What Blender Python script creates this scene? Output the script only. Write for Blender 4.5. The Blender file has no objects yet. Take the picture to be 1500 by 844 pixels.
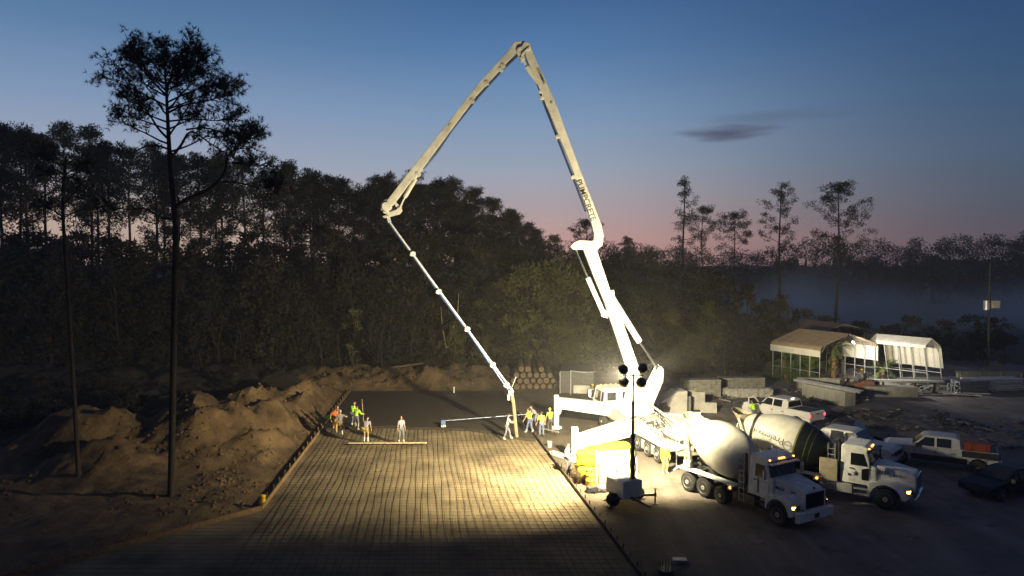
import bpy, math, random
from mathutils import Vector, Matrix, noise
R = math.radians
PI = math.pi
scene = bpy.context.scene
col = scene.collection

# ------------------------------------------------------------------ camera, sky, exposure
CAM_Z = 12.0
FPX = 1050.0
PITCH = math.atan(37.0 / FPX)
cam_data = bpy.data.cameras.new('camera')
cam_data.lens = 36.0 * FPX / 1500.0
cam_data.sensor_width = 36.0
cam_data.clip_start = 0.2
cam_data.clip_end = 4000.0
cam = bpy.data.objects.new('camera', cam_data)
cam.location = (0, 0, CAM_Z)
cam.rotation_euler = (R(90) - PITCH, 0, 0)
col.objects.link(cam)
scene.camera = cam
scene.view_settings.view_transform = 'Standard'
scene.view_settings.look = 'None'
scene.view_settings.gamma = 1.0
scene.view_settings.exposure = 0.0
scene.view_settings.use_curve_mapping = False
scene.render.engine = 'CYCLES'
cy = scene.cycles
cy.use_denoising = True
cy.max_bounces = 4
cy.diffuse_bounces = 2
cy.glossy_bounces = 2
cy.transmission_bounces = 2
cy.transparent_max_bounces = 6
cy.volume_bounces = 4
cy.sample_clamp_indirect = 4.0
cy.caustics_reflective = False
cy.caustics_refractive = False

LAMP_COL = (1.0, 0.86, 0.54)
HAZE_D = 0.00085

world = bpy.data.worlds.new('World')
scene.world = world
world.use_nodes = True
wn = world.node_tree.nodes
wl = world.node_tree.links
wn.clear()
def srgb(r, g, b):
    def c(u):
        u /= 255.0
        return u / 12.92 if u <= .04045 else ((u + .055) / 1.055) ** 2.4
    return (c(r), c(g), c(b), 1)
def W(t, **kw):
    n = wn.new(t)
    for k, v in kw.items(): setattr(n, k, v)
    return n
def wmath(op, a, b=None, clamp=False):
    n = W('ShaderNodeMath', operation=op, use_clamp=clamp)
    for i, q in enumerate((a, b)):
        if q is None: continue
        if isinstance(q, (int, float)): n.inputs[i].default_value = q
        else: wl.new(q, n.inputs[i])
    return n.outputs[0]
tc = W('ShaderNodeTexCoord')
nrm = W('ShaderNodeVectorMath', operation='NORMALIZE'); wl.new(tc.outputs['Generated'], nrm.inputs[0])
sep = W('ShaderNodeSeparateXYZ'); wl.new(nrm.outputs[0], sep.inputs[0])
def ramp(stops):
    n = W('ShaderNodeValToRGB')
    e = n.color_ramp.elements
    for i, (p, c) in enumerate(stops):
        if i < 2: e[i].position = p
        el = e[i] if i < 2 else e.new(p)
        el.color = c
    return n
# elevation of the gradient: sine of the angle above the horizon, 0..1
zc = wmath('MAXIMUM', sep.outputs['Z'], 0.0)
dk = srgb(30, 30, 40)
rc = ramp([(0.0, srgb(184, 146, 144)), (1.0, srgb(14, 24, 50)), (0.03, srgb(200, 160, 156)), (0.075, srgb(180, 168, 174)),
           (0.13, srgb(154, 168, 188)), (0.20, srgb(122, 152, 186)), (0.28, srgb(84, 124, 170)), (0.36, srgb(58, 96, 144)), (0.5, srgb(36, 62, 104))])
rl = ramp([(0.0, srgb(190, 160, 148)), (1.0, srgb(14, 24, 50)), (0.05, srgb(206, 182, 168)), (0.12, srgb(166, 174, 192)),
           (0.20, srgb(130, 154, 188)), (0.28, srgb(92, 128, 168)), (0.38, srgb(64, 98, 142)), (0.5, srgb(36, 62, 104))])
rr = ramp([(0.0, srgb(86, 78, 90)), (1.0, srgb(12, 20, 44)), (0.03, srgb(92, 86, 98)), (0.075, srgb(82, 91, 108)),
           (0.13, srgb(72, 94, 120)), (0.22, srgb(54, 86, 122)), (0.30, srgb(44, 74, 116)), (0.38, srgb(36, 64, 106)), (0.5, srgb(26, 46, 84))])
for r_ in (rc, rl, rr): wl.new(zc, r_.inputs[0])
fr = W('ShaderNodeMapRange', interpolation_type='SMOOTHSTEP'); wl.new(sep.outputs['X'], fr.inputs[0])
fr.inputs[1].default_value = 0.02; fr.inputs[2].default_value = 0.62
fl = W('ShaderNodeMapRange', interpolation_type='SMOOTHSTEP'); wl.new(sep.outputs['X'], fl.inputs[0])
fl.inputs[1].default_value = -0.02; fl.inputs[2].default_value = -0.38
m1 = W('ShaderNodeMixRGB'); wl.new(fr.outputs[0], m1.inputs[0]); wl.new(rc.outputs[0], m1.inputs[1]); wl.new(rr.outputs[0], m1.inputs[2])
m2 = W('ShaderNodeMixRGB'); wl.new(fl.outputs[0], m2.inputs[0]); wl.new(m1.outputs[0], m2.inputs[1]); wl.new(rl.outputs[0], m2.inputs[2])
# the half of the sky away from the dawn is dark
fb = W('ShaderNodeMapRange', interpolation_type='SMOOTHSTEP'); wl.new(sep.outputs['Y'], fb.inputs[0])
fb.inputs[1].default_value = -0.1; fb.inputs[2].default_value = 0.75
fb.inputs[3].default_value = 1.0; fb.inputs[4].default_value = 0.0
m3 = W('ShaderNodeMixRGB'); wl.new(fb.outputs[0], m3.inputs[0]); wl.new(m2.outputs[0], m3.inputs[1]); m3.inputs[2].default_value = srgb(50, 58, 82)
# faint wisps and one small dark cloud
def ellipse(cx, cz, rx, rz):
    d1 = wmath('DIVIDE', wmath('SUBTRACT', sep.outputs['X'], cx), rx)
    d2 = wmath('DIVIDE', wmath('SUBTRACT', sep.outputs['Z'], cz), rz)
    return wmath('ADD', wmath('MULTIPLY', d1, d1), wmath('MULTIPLY', d2, d2))
mp = W('ShaderNodeMapping'); wl.new(nrm.outputs[0], mp.inputs[0]); mp.inputs['Scale'].default_value = (9, 9, 60)
nz = W('ShaderNodeTexNoise'); wl.new(mp.outputs[0], nz.inputs[0]); nz.inputs['Scale'].default_value = 1.6; nz.inputs['Detail'].default_value = 5
def cloudlet(cx, cz, rx, rz, amt, prev):
    e = ellipse(cx, cz, rx, rz)
    v = wmath('SUBTRACT', 1.6, wmath('ADD', e, wmath('MULTIPLY', nz.outputs[0], 1.5)))
    s = W('ShaderNodeMapRange', interpolation_type='SMOOTHSTEP'); wl.new(v, s.inputs[0]); s.inputs[1].default_value = 0.0; s.inputs[2].default_value = 1.1
    s.inputs[4].default_value = amt
    m = W('ShaderNodeMixRGB'); wl.new(s.outputs[0], m.inputs[0]); wl.new(prev, m.inputs[1]); m.inputs[2].default_value = srgb(62, 62, 88)
    return m.outputs[0]
o_ = cloudlet(0.283, 0.171, 0.075, 0.014, 0.85, m3.outputs[0])
o_ = cloudlet(0.33, 0.186, 0.12, 0.012, 0.22, o_)
mp2 = W('ShaderNodeMapping'); wl.new(nrm.outputs[0], mp2.inputs[0]); mp2.inputs['Scale'].default_value = (2.5, 2.5, 16)
nz2 = W('ShaderNodeTexNoise'); wl.new(mp2.outputs[0], nz2.inputs[0]); nz2.inputs['Scale'].default_value = 1.5; nz2.inputs['Detail'].default_value = 4
sc_ = W('ShaderNodeMapRange'); wl.new(nz2.outputs[0], sc_.inputs[0]); sc_.inputs[1].default_value = .3; sc_.inputs[2].default_value = .7
sc_.inputs[3].default_value = .98; sc_.inputs[4].default_value = 1.02
mm = W('ShaderNodeMixRGB', blend_type='MULTIPLY'); mm.inputs[0].default_value = 1; wl.new(o_, mm.inputs[1]); wl.new(sc_.outputs[0], mm.inputs[2])
# ground side of the dome
below = W('ShaderNodeMapRange'); wl.new(sep.outputs['Z'], below.inputs[0]); below.inputs[1].default_value = -0.03; below.inputs[2].default_value = 0.0
mb_ = W('ShaderNodeMixRGB'); wl.new(below.outputs[0], mb_.inputs[0]); mb_.inputs[1].default_value = srgb(24, 24, 32); wl.new(mm.outputs[0], mb_.inputs[2])
bg = W('ShaderNodeBackground'); wl.new(mb_.outputs[0], bg.inputs[0]); bg.inputs[1].default_value = 1.0
sky = W('ShaderNodeTexSky', sky_type='NISHITA'); sky.sun_disc = False
sky.sun_elevation = R(0.0); sky.sun_rotation = R(8); sky.altitude = 0
bg2 = W('ShaderNodeBackground'); wl.new(sky.outputs[0], bg2.inputs[0]); bg2.inputs[1].default_value = 0.004
ads = W('ShaderNodeAddShader'); wl.new(bg.outputs[0], ads.inputs[0]); wl.new(bg2.outputs[0], ads.inputs[1])
wo = W('ShaderNodeOutputWorld'); wl.new(ads.outputs[0], wo.inputs[0])

# ------------------------------------------------------------------ helpers
_ct, _st = math.cos(PITCH), math.sin(PITCH)
def P(px, py, Y):
    cx = (px - 750) / FPX; cyy = (422 - py) / FPX
    t = Y / (_ct + cyy * _st)
    return Vector((t * cx, Y, CAM_Z + t * (-_st + cyy * _ct)))
def G(px, py, z=0.0):
    cx = (px - 750) / FPX; cyy = (422 - py) / FPX
    dz = -_st + cyy * _ct
    t = (z - CAM_Z) / dz
    return Vector((t * cx, t * (_ct + cyy * _st), z))

def M(name, c, rough=.65, metal=0., var=.18, scale=2.5, bump=0., detail=5, emit=None, es=1.0, alpha=None, spec=None, c2=None):
    m = bpy.data.materials.new(name); m.use_nodes = True
    nt = m.node_tree; b = nt.nodes['Principled BSDF']
    b.inputs['Roughness'].default_value = rough; b.inputs['Metallic'].default_value = metal
    if spec is not None: b.inputs['Specular IOR Level'].default_value = spec
    if var or bump or c2:
        t = nt.nodes.new('ShaderNodeTexCoord'); n = nt.nodes.new('ShaderNodeTexNoise')
        nt.links.new(t.outputs['Object'], n.inputs['Vector'])
        n.inputs['Scale'].default_value = scale; n.inputs['Detail'].default_value = detail; n.inputs['Roughness'].default_value = .62
        r = nt.nodes.new('ShaderNodeValToRGB'); nt.links.new(n.outputs[0], r.inputs[0])
        r.color_ramp.elements[0].position = .33; r.color_ramp.elements[1].position = .67
        a = tuple(max(0, q * (1 - var)) for q in c); z = tuple(min(1, q * (1 + var)) for q in (c2 or c))
        r.color_ramp.elements[0].color = (*a, 1); r.color_ramp.elements[1].color = (*z, 1)
        nt.links.new(r.outputs[0], b.inputs['Base Color'])
        if bump:
            bp = nt.nodes.new('ShaderNodeBump'); bp.inputs['Strength'].default_value = bump; bp.inputs['Distance'].default_value = .05
            nt.links.new(n.outputs[0], bp.inputs['Height']); nt.links.new(bp.outputs[0], b.inputs['Normal'])
    else:
        b.inputs['Base Color'].default_value = (*c, 1)
    if emit:
        b.inputs['Emission Color'].default_value = (*emit, 1); b.inputs['Emission Strength'].default_value = es
    return m

def link(o, parent=None):
    col.objects.link(o)
    if parent is not None: o.parent = parent
    return o
def tag(o, label, cat, group=None, kind=None):
    if label: o['label'] = label
    if cat: o['category'] = cat
    if group: o['group'] = group
    if kind: o['kind'] = kind
    return o
def empty(name, label, cat, loc=(0, 0, 0), rz=0., group=None):
    o = bpy.data.objects.new(name, None); o.empty_display_size = .3
    o.location = loc; o.rotation_euler = (0, 0, rz); col.objects.link(o)
    return tag(o, label, cat, group)
def copy_tree(o, parent=None):
    c = o.copy(); col.objects.link(c)
    if parent is not None: c.parent = parent
    for ch in [q for q in col.objects if q.parent == o]:
        copy_tree(ch, c)
    return c

class MB:
    def __init__(s): s.v = []; s.f = []; s.mi = []
    def add(s, vs, fs, mi=0):
        k = len(s.v); s.v += [tuple(q) for q in vs]
        for f in fs: s.f.append(tuple(i + k for i in f)); s.mi.append(mi)
        return s
    def box(s, c, size, rz=0., mi=0, ry=0., rx=0.):
        mt = Matrix.Translation(Vector(c)) @ Matrix.Rotation(rz, 4, 'Z') @ Matrix.Rotation(ry, 4, 'Y') @ Matrix.Rotation(rx, 4, 'X')
        h = [q / 2 for q in size]
        vs = [mt @ Vector((x * h[0], y * h[1], z * h[2])) for x in (-1, 1) for y in (-1, 1) for z in (-1, 1)]
        return s.add(vs, [(0, 1, 3, 2), (4, 6, 7, 5), (0, 4, 5, 1), (2, 3, 7, 6), (0, 2, 6, 4), (1, 5, 7, 3)], mi)
    def bar(s, p0, p1, w, h, up=(0, 0, 1), w1=None, h1=None, mi=0):
        p0 = Vector(p0); p1 = Vector(p1); d = (p1 - p0).normalized(); u = Vector(up)
        sd = d.cross(u)
        if sd.length < 1e-4: sd = d.cross(Vector((0, 1, 0)))
        sd.normalize(); u = sd.cross(d).normalized()
        w1 = w if w1 is None else w1; h1 = h if h1 is None else h1
        vs = [p0 + sd * (a * w / 2) + u * (b * h / 2) for a in (-1, 1) for b in (-1, 1)] + [p1 + sd * (a * w1 / 2) + u * (b * h1 / 2) for a in (-1, 1) for b in (-1, 1)]
        return s.add(vs, [(0, 1, 3, 2), (4, 6, 7, 5), (0, 4, 5, 1), (2, 3, 7, 6), (0, 2, 6, 4), (1, 5, 7, 3)], mi)
    def tube(s, pts, r, n=8, mi=0, cap=True):
        pts = [Vector(p) for p in pts]
        rs = r if isinstance(r, (list, tuple)) else [r] * len(pts)
        k = len(s.v); vs = []; fs = []
        for i, p in enumerate(pts):
            d = (pts[min(i + 1, len(pts) - 1)] - pts[max(i - 1, 0)]).normalized()
            a = d.cross(Vector((0, 0, 1)))
            if a.length < .05: a = d.cross(Vector((1, 0, 0))) if i == 0 or True else a
            a.normalize(); b = d.cross(a)
            for j in range(n):
                t = 2 * PI * j / n
                vs.append(p + (a * math.cos(t) + b * math.sin(t)) * rs[i])
        for i in range(len(pts) - 1):
            for j in range(n):
                fs.append((i * n + j, i * n + (j + 1) % n, (i + 1) * n + (j + 1) % n, (i + 1) * n + j))
        if cap:
            fs.append(tuple(range(n - 1, -1, -1))); fs.append(tuple((len(pts) - 1) * n + j for j in range(n)))
        return s.add(vs, fs, mi)
    def lathe(s, prof, o, d, n=24, mi=0, mis=None, cap=True):
        """prof: (t, r) along direction d from o"""
        o = Vector(o); d = Vector(d).normalized()
        a = d.cross(Vector((0, 0, 1)));
        if a.length < .05: a = Vector((1, 0, 0))
        a.normalize(); b = d.cross(a)
        k = len(s.v)
        for t, r in prof:
            for j in range(n):
                q = 2 * PI * j / n
                s.v.append(tuple(o + d * t + (a * math.cos(q) + b * math.sin(q)) * max(r, 1e-4)))
        for i in range(len(prof) - 1):
            for j in range(n):
                s.f.append((k + i * n + j, k + i * n + (j + 1) % n, k + (i + 1) * n + (j + 1) % n, k + (i + 1) * n + j))
                s.mi.append(mis[i] if mis else mi)
        if cap:
            s.f.append(tuple(k + j for j in range(n - 1, -1, -1))); s.mi.append(mis[0] if mis else mi)
            s.f.append(tuple(k + (len(prof) - 1) * n + j for j in range(n))); s.mi.append(mis[-1] if mis else mi)
        return s
    def prism(s, poly, hw, mi=0, cy_=0.):
        """polygon in local (x, z), extruded along y to +-hw (number or function of x, z)"""
        f = hw if callable(hw) else (lambda x, z: hw)
        n = len(poly)
        vs = [(x, cy_ - f(x, z), z) for x, z in poly] + [(x, cy_ + f(x, z), z) for x, z in poly]
        fs = [tuple(range(n)), tuple(range(2 * n - 1, n - 1, -1))] + [(i, i + n, (i + 1) % n + n, (i + 1) % n) for i in range(n)]
        return s.add(vs, fs, mi)
    def sheet(s, pts, t, nrm_, mi=0):
        """flat polygon in space with thickness t along nrm_"""
        q = Vector(nrm_).normalized() * t; n = len(pts)
        vs = [Vector(p) for p in pts] + [Vector(p) + q for p in pts]
        fs = [tuple(range(n - 1, -1, -1)), tuple(range(n, 2 * n))] + [(i, (i + 1) % n, (i + 1) % n + n, i + n) for i in range(n)]
        return s.add(vs, fs, mi)
    def build(s, name, mats, parent=None, smooth=False, bevel=0., loc=None):
        me = bpy.data.meshes.new(name); me.from_pydata(s.v, [], s.f)
        if not isinstance(mats, (list, tuple)): mats = [mats]
        for m in mats: me.materials.append(m)
        if len(mats) > 1: me.polygons.foreach_set('material_index', s.mi)
        if smooth:
            me.polygons.foreach_set('use_smooth', [True] * len(s.f))
            me.update()
            try: me.set_sharp_from_angle(angle=R(40))
            except Exception: pass
        me.validate(); me.update()
        o = bpy.data.objects.new(name, me); link(o, parent)
        if loc is not None: o.location = loc
        if bevel:
            b = o.modifiers.new('b', 'BEVEL'); b.width = bevel; b.segments = 2; b.limit_method = 'ANGLE'; b.angle_limit = R(35)
        return o

def grid_noise(x, y, s, seed=0.):
    return noise.noise(Vector((x * s + seed, y * s - seed, seed * .37)))
def fbm(x, y, s, seed=0., o=4):
    return sum(grid_noise(x, y, s * 2 ** i, seed + i * 7.1) / 2 ** i for i in range(o))

# ------------------------------------------------------------------ materials
white = M('white_paint', (.74, .73, .68), .42, var=.14, scale=1.5, detail=9)
boomw = M('boom_paint', (.70, .67, .58), .5, var=.22, scale=1.3, detail=9)
dirtyw = M('dirty_white_paint', (.44, .41, .35), .5, var=.22, scale=2.2)
black = M('black_rubber', (.02, .02, .02), .85, var=.3, scale=6)
darkm = M('dark_metal', (.045, .045, .045), .55, .3, var=.4, scale=5)
greym = M('grey_metal', (.28, .29, .29), .45, .6, var=.2, scale=3)
galv = M('galvanised_steel', (.55, .56, .56), .42, .5, var=.2, scale=2)
chrome = M('chrome', (.8, .8, .8), .15, 1., var=0)
glass = M('dark_glass', (.012, .014, .016), .06, 0., var=0, spec=.8)
amber = M('amber_lamp', (.8, .35, .05), .4, var=0, emit=(1., .42, .06), es=9.)
amberhot = M('amber_turn_signal', (.9, .45, .1), .4, var=0, emit=(1., .5, .16), es=16.)
redlamp = M('red_tail_lamp', (.5, .02, .03), .4, var=0, emit=(1., .06, .10), es=3.5)
whitelamp = M('lit_cab_lamp', (.9, .9, .8), .4, var=0, emit=(1., .85, .6), es=6.)
redprim = M('dull_red_paint', (.16, .04, .03), .6, var=.3)
concr = M('cast_concrete', (.30, .29, .26), .85, var=.25, scale=2.2, bump=.4)
wood = M('weathered_board', (.36, .27, .15), .8, var=.25, scale=6)
rust = M('rusty_rebar', (.075, .045, .028), .85, var=.4, scale=4)
yel = M('yellow_plastic', (.75, .50, .02), .55, var=.12)
# ------------------------------------------------------------------ ground
def ss(a, b, x):
    t = min(1, max(0, (x - a) / (b - a))); return t * t * (3 - 2 * t)
SLAB = [(-15.2, 66.0), (1.0, 66.0), (-0.0, 0)]
def right_edge(y): return 1.22 + (51.4 - y) * 0.151
def left_edge(y): return -14.9 + (65.3 - y) * 0.09
def bump_(x, y, cx, cy_, rx, ry, h, rot=0., p=1.6):
    dx, dy = x - cx, y - cy_
    c, s_ = math.cos(rot), math.sin(rot)
    u = (dx * c + dy * s_) / rx; v = (-dx * s_ + dy * c) / ry
    d = math.sqrt(u * u + v * v)
    return h * (.5 + .5 * math.cos(PI * min(1, d * .92))) ** 1.15 if d < 1.087 else 0.
def left_board(y):        # the formwork on the left bends outwards at Y = 34.3
    return left_edge(y) if y > 34.3 else -12.1 - (34.3 - y) * .93
def terrain(x, y):
    e = left_board(y) - .25 - x          # metres left of the form
    h = 0.
    if e > 0:
        w = ss(0, 2.2, e)
        n = fbm(x, y, .35, 3.1)
        h = w * (.22 + .16 * n + .08 * fbm(x, y, 1.4, 9.))
        m = max(bump_(x, y, -20.4, 46.6, 6.0, 6.8, 2.9, .5, 1.25), bump_(x, y, -18.2, 50.5, 3.8, 5.4, 2.7, .5, 1.25),
                bump_(x, y, -26.4, 44.6, 7.2, 5.6, 2.5, .2, 1.25), bump_(x, y, -23.4, 40.6, 5.0, 3.8, 1.6, 0, 1.3),
                bump_(x, y, -19.6, 57., 8., 5., 1.6, .9, 1.3), bump_(x, y, -17.0, 58., 4.2, 13., 1.5, -.12, 1.2), bump_(x, y, -16.0, 46, 2.5, 5, .8, 0, 1.1))
        m *= 1 + .28 * fbm(x, y, .5, 21.)
        m += .16 * min(1, m) * fbm(x, y, 1.9, 33.)
        # long ruts left by the tracks of an excavator
        if y > 40:
            q = (x + 20) * .82 + (y - 50) * -.42
            m += ss(40, 46, y) * (1 - ss(62, 70, y)) * (.26 + .14 * grid_noise(x, y, .3, 4.)) * math.sin(q * 2.6 + 2 * fbm(x, y, .2, 5.)) * w
        h += w * m + w * .15 * fbm(x, y, 1.5, 2., 5) * min(1., m + .4)
        if x < -33: h *= 1 - ss(-33, -40, x) if False else ss(-46, -33, x)
    # berm behind the pad
    if y > 66.4 and x < 9:
        w = ss(66.4, 69, y) * (1 - ss(74, 80, y)) * (1 - ss(-1, 3, x) * .9)
        h = max(h, w * (1.1 + .7 * fbm(x, y, .3, 8.) + .35 * fbm(x, y, 1.1, 4.)))
    if x > right_edge(y) + .4:
        h += .02 * fbm(x, y, .4, 6.)
        h += .05 * max(0, fbm(x, y, .9, 16.)) * ss(20, 26, x)
    return h
mb = MB()
x0, x1, y0, y1, st = -52., 60., 18., 88., .27
nx, ny = int((x1 - x0) / st), int((y1 - y0) / st)
for j in range(ny + 1):
    for i in range(nx + 1):
        x, y = x0 + i * st, y0 + j * st
        mb.v.append((x, y, terrain(x, y) if 0 < i < nx and 0 < j < ny else -.12))
for j in range(ny):
    for i in range(nx):
        a = j * (nx + 1) + i
        mb.f.append((a, a + 1, a + nx + 2, a + nx + 1)); mb.mi.append(0)

def ground_mat():
    m = bpy.data.materials.new('site_dirt'); m.use_nodes = True
    nt = m.node_tree; N = nt.nodes; L = nt.links; b = N['Principled BSDF']
    b.inputs['Roughness'].default_value = .9
    t = N.new('ShaderNodeTexCoord'); s_ = N.new('ShaderNodeSeparateXYZ'); L.new(t.outputs['Object'], s_.inputs[0])
    def nse(scale, det=6, vec=None, rough=.6):
        n = N.new('ShaderNodeTexNoise'); n.inputs['Scale'].default_value = scale; n.inputs['Detail'].default_value = det; n.inputs['Roughness'].default_value = rough
        L.new(vec or t.outputs['Object'], n.inputs[0]); return n.outputs[0]
    def rmp(src, p0, c0, p1, c1):
        r = N.new('ShaderNodeValToRGB'); L.new(src, r.inputs[0]); e = r.color_ramp.elements
        e[0].position = p0; e[0].color = (*c0, 1); e[1].position = p1; e[1].color = (*c1, 1); return r.outputs[0]
    def mix(f, a, b_, bt='MIX'):
        n = N.new('ShaderNodeMixRGB'); n.blend_type = bt
        for i, q in ((0, f), (1, a), (2, b_)):
            if isinstance(q, (int, float)): n.inputs[i].default_value = q
            elif isinstance(q, tuple): n.inputs[i].default_value = (*q, 1)
            else: L.new(q, n.inputs[i])
        return n.outputs[0]
    dirt = rmp(nse(.55, 8, rough=.7), .32, (.055, .033, .014), .68, (.215, .138, .062))
    yard = rmp(nse(.35, 8, rough=.65), .30, (.060, .046, .030), .70, (.125, .098, .064))
    mr = N.new('ShaderNodeMapRange'); L.new(s_.outputs['X'], mr.inputs[0]); mr.inputs[1].default_value = -10; mr.inputs[2].default_value = 1
    c = mix(mr.outputs[0], dirt, yard)
    # leaf litter outside the worked ground
    ma = N.new('ShaderNodeMath'); ma.operation = 'MULTIPLY_ADD'; L.new(s_.outputs['Y'], ma.inputs[0]); ma.inputs[1].default_value = -.4; ma.inputs[2].default_value = 0.
    mb2 = N.new('ShaderNodeMath'); mb2.operation = 'ADD'; L.new(s_.outputs['X'], mb2.inputs[0]); L.new(ma.outputs[0], mb2.inputs[1])
    nn_ = N.new('ShaderNodeMath'); nn_.operation = 'MULTIPLY_ADD'; L.new(nse(.4, 4), nn_.inputs[0]); nn_.inputs[1].default_value = 6.; L.new(mb2.outputs[0], nn_.inputs[2])
    md_ = N.new('ShaderNodeMapRange'); L.new(nn_.outputs[0], md_.inputs[0]); md_.inputs[1].default_value = -45.5; md_.inputs[2].default_value = -44.
    litter = rmp(nse(1.5, 6), .3, (.014, .012, .008), .7, (.035, .03, .018))
    c = mix(md_.outputs[0], litter, c)
    # far yard on the right is greyer
    mr2 = N.new('ShaderNodeMapRange'); L.new(s_.outputs['X'], mr2.inputs[0]); mr2.inputs[1].default_value = 6; mr2.inputs[2].default_value = 13
    c = mix(mr2.outputs[0], c, rmp(nse(.3, 8), .3, (.15, .138, .130), .7, (.29, .265, .25)))
    # damp stains, oil
    st_ = rmp(nse(.23, 4), .56, (1, 1, 1), .64, (.55, .52, .50))
    c = mix(.8, c, st_, 'MULTIPLY')
    st2 = rmp(nse(.7, 3), .62, (1, 1, 1), .70, (.42, .38, .35))
    c = mix(.7, c, st2, 'MULTIPLY')
    # pale stones
    v = N.new('ShaderNodeTexVoronoi'); v.inputs['Scale'].default_value = 3.2; L.new(t.outputs['Object'], v.inputs[0])
    c = mix(rmp(v.outputs['Distance'], .07, (.55,) * 3, .10, (0,) * 3), c, (.22, .19, .14))
    # wheel tracks curving through the yard
    mp = N.new('ShaderNodeMapping'); L.new(t.outputs['Object'], mp.inputs[0]); mp.inputs['Rotation'].default_value = (0, 0, R(38)); mp.inputs['Scale'].default_value = (.9, .045, 1)
    tr = rmp(nse(1.2, 5, mp.outputs[0]), .45, (.78, .76, .74), .60, (1.08, 1.06, 1.04))
    c = mix(.8, c, tr, 'MULTIPLY')
    L.new(c, b.inputs['Base Color'])
    bp = N.new('ShaderNodeBump'); bp.inputs['Strength'].default_value = 1.; bp.inputs['Distance'].default_value = .16
    L.new(nse(2.6, 9, rough=.7), bp.inputs['Height']); L.new(bp.outputs[0], b.inputs['Normal'])
    return m
dirtm = ground_mat()
CLODS = True
g = mb.build('ground', dirtm, smooth=True); g['kind'] = 'structure'
rc_ = random.Random(44); cl_ = MB()
def clod(b, x, y, z, s_):
    vs = [(x + s_ * a * rc_.uniform(.6, 1.2), y + s_ * c * rc_.uniform(.6, 1.2), z + s_ * e * rc_.uniform(.4, .9)) for a, c, e in ((1, 0, 0), (-1, 0, 0), (0, 1, 0), (0, -1, 0), (0, 0, 1), (0, 0, -1), )]
    b.add(vs, [(0, 2, 4), (2, 1, 4), (1, 3, 4), (3, 0, 4), (2, 0, 5), (1, 2, 5), (3, 1, 5), (0, 3, 5)])
for _ in range(5200):
    y = rc_.uniform(33, 72); x = left_board(y) - .4 - abs(rc_.gauss(0, 1)) * 7.5
    if grid_noise(x, y, .45, 50.) < -.05 or x < -33: continue
    clod(cl_, x, y, terrain(x, y), rc_.choice((.04, .06, .07, .10, .16)))
for _ in range(1500):
    y = rc_.uniform(67.5, 74); x = rc_.uniform(-17, 3)
    clod(cl_, x, y, terrain(x, y), rc_.choice((.06, .09, .12, .2)))
o = cl_.build('dirt_clods', dirtm); tag(o, 'loose clods and stones strewn over the spoil heaps and the berm', 'dirt clods', kind='stuff')
far = MB().add([(-1500, -60, -.2), (1500, -60, -.2), (1500, 2600, -.2), (-1500, 2600, -.2)], [(0, 1, 2, 3)]).build('terrain', M('forest_floor', (.05, .045, .03), .95, var=.4, scale=.05))
far['kind'] = 'structure'

# the pad: levelled sand under the mesh
padm = M('pad_sand', (.140, .105, .054), .9, var=.42, scale=.40, bump=.6, detail=9, c2=(.185, .143, .078))
pts = [(left_board(y) + .05, y) for y in (66, 55, 45, 34.3, 27.6, 21.)]
rts = [(right_edge(y) - .05, y) for y in (21., 27.6, 34.3, 45, 55, 66)]
pad = MB()
ring = pts + rts
pad.add([(x, y, .03) for x, y in ring] + [(x, y, -.3) for x, y in ring],
        [tuple(range(len(ring)))] + [(i, i + 12, (i + 1) % 12 + 12, (i + 1) % 12) for i in range(12)])
o = pad.build('sand_pad', padm); o['kind'] = 'structure'
# fresh concrete, already placed at the far end, with a lobed wet front
fm = M('fresh_concrete', (.050, .040, .026), .55, var=.25, scale=1.1, bump=.3)
front = []
nn = 40
for i in range(nn + 1):
    u = i / nn
    X = -13.6 + u * (1.6 + 13.6)
    Y = 48.9 + 1.3 * math.sin(u * 3.0 + .4) + .45 * fbm(X, 1., .5, 3.) + (1.6 if X < -8 else 1.0)
    if X > -3: Y -= 1.6 * ss(-3, 1.5, X)
    front.append((X, Y))
poly = [(left_board(65.8) + .12, 65.8)] + [(max(left_board(y) + .12, x), y) for x, y in front] + [(right_edge(65.8) - .1, 65.8)]
n = len(poly)
fc = MB()
cen = (-7., 58.)
vs = [(x, y, .16 if 0 < i < 0 else .15) for i, (x, y) in enumerate(poly)] + [(x, y - .25, .035) for x, y in poly]
fc.add(vs, [tuple(range(n))] + [(i, i + n, (i + 1) % n + n, (i + 1) % n) for i in range(n)])
o = fc.build('wet_concrete', fm); o['kind'] = 'structure'

# form boards on both sides of the pad
fb_ = M('form_board_wood', (.20, .12, .055), .8, var=.3, scale=5)
root = empty('formwork', 'long low wooden form boards along the dirt side of the pad, bending outwards', 'formwork', (-12.1, 34.3, 0))
def brd(p, q, name='board', h=.26, parent=root, mat=fb_):
    b = MB().bar((p[0] - parent.location.x, p[1] - parent.location.y, h / 2 + .0), (q[0] - parent.location.x, q[1] - parent.location.y, h / 2), .06, h)
    return b.build(name, mat, parent)
ys = [66, 61, 56, 51, 46, 41.5, 38, 34.33]
for a, b2 in zip(ys, ys[1:]): brd((left_board(a), a), (left_board(b2) , b2 + .02))
ys = [34.3, 31.6, 28.9, 26.2, 23.5]
for a, b2 in zip(ys, ys[1:]): brd((left_board(a), a), (left_board(b2), b2 + .02))
sm = MB()
for y in [24 + 1.3 * i for i in range(32)]:
    x = left_board(y) - .09; sm.box((x - root.location.x, y - root.location.y, .2), (.05, .05, .5))
sm.build('stakes', fb_, root)
root2 = empty('formwork', 'straight dark form board between the mesh and the concrete yard', 'formwork', (3., 40., 0))
ys = [66, 58, 52, 47, 42.5, 38, 33.5, 29, 24.5, 21]
dk_ = M('dark_form_board', (.05, .035, .02), .8, var=.3)
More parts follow.
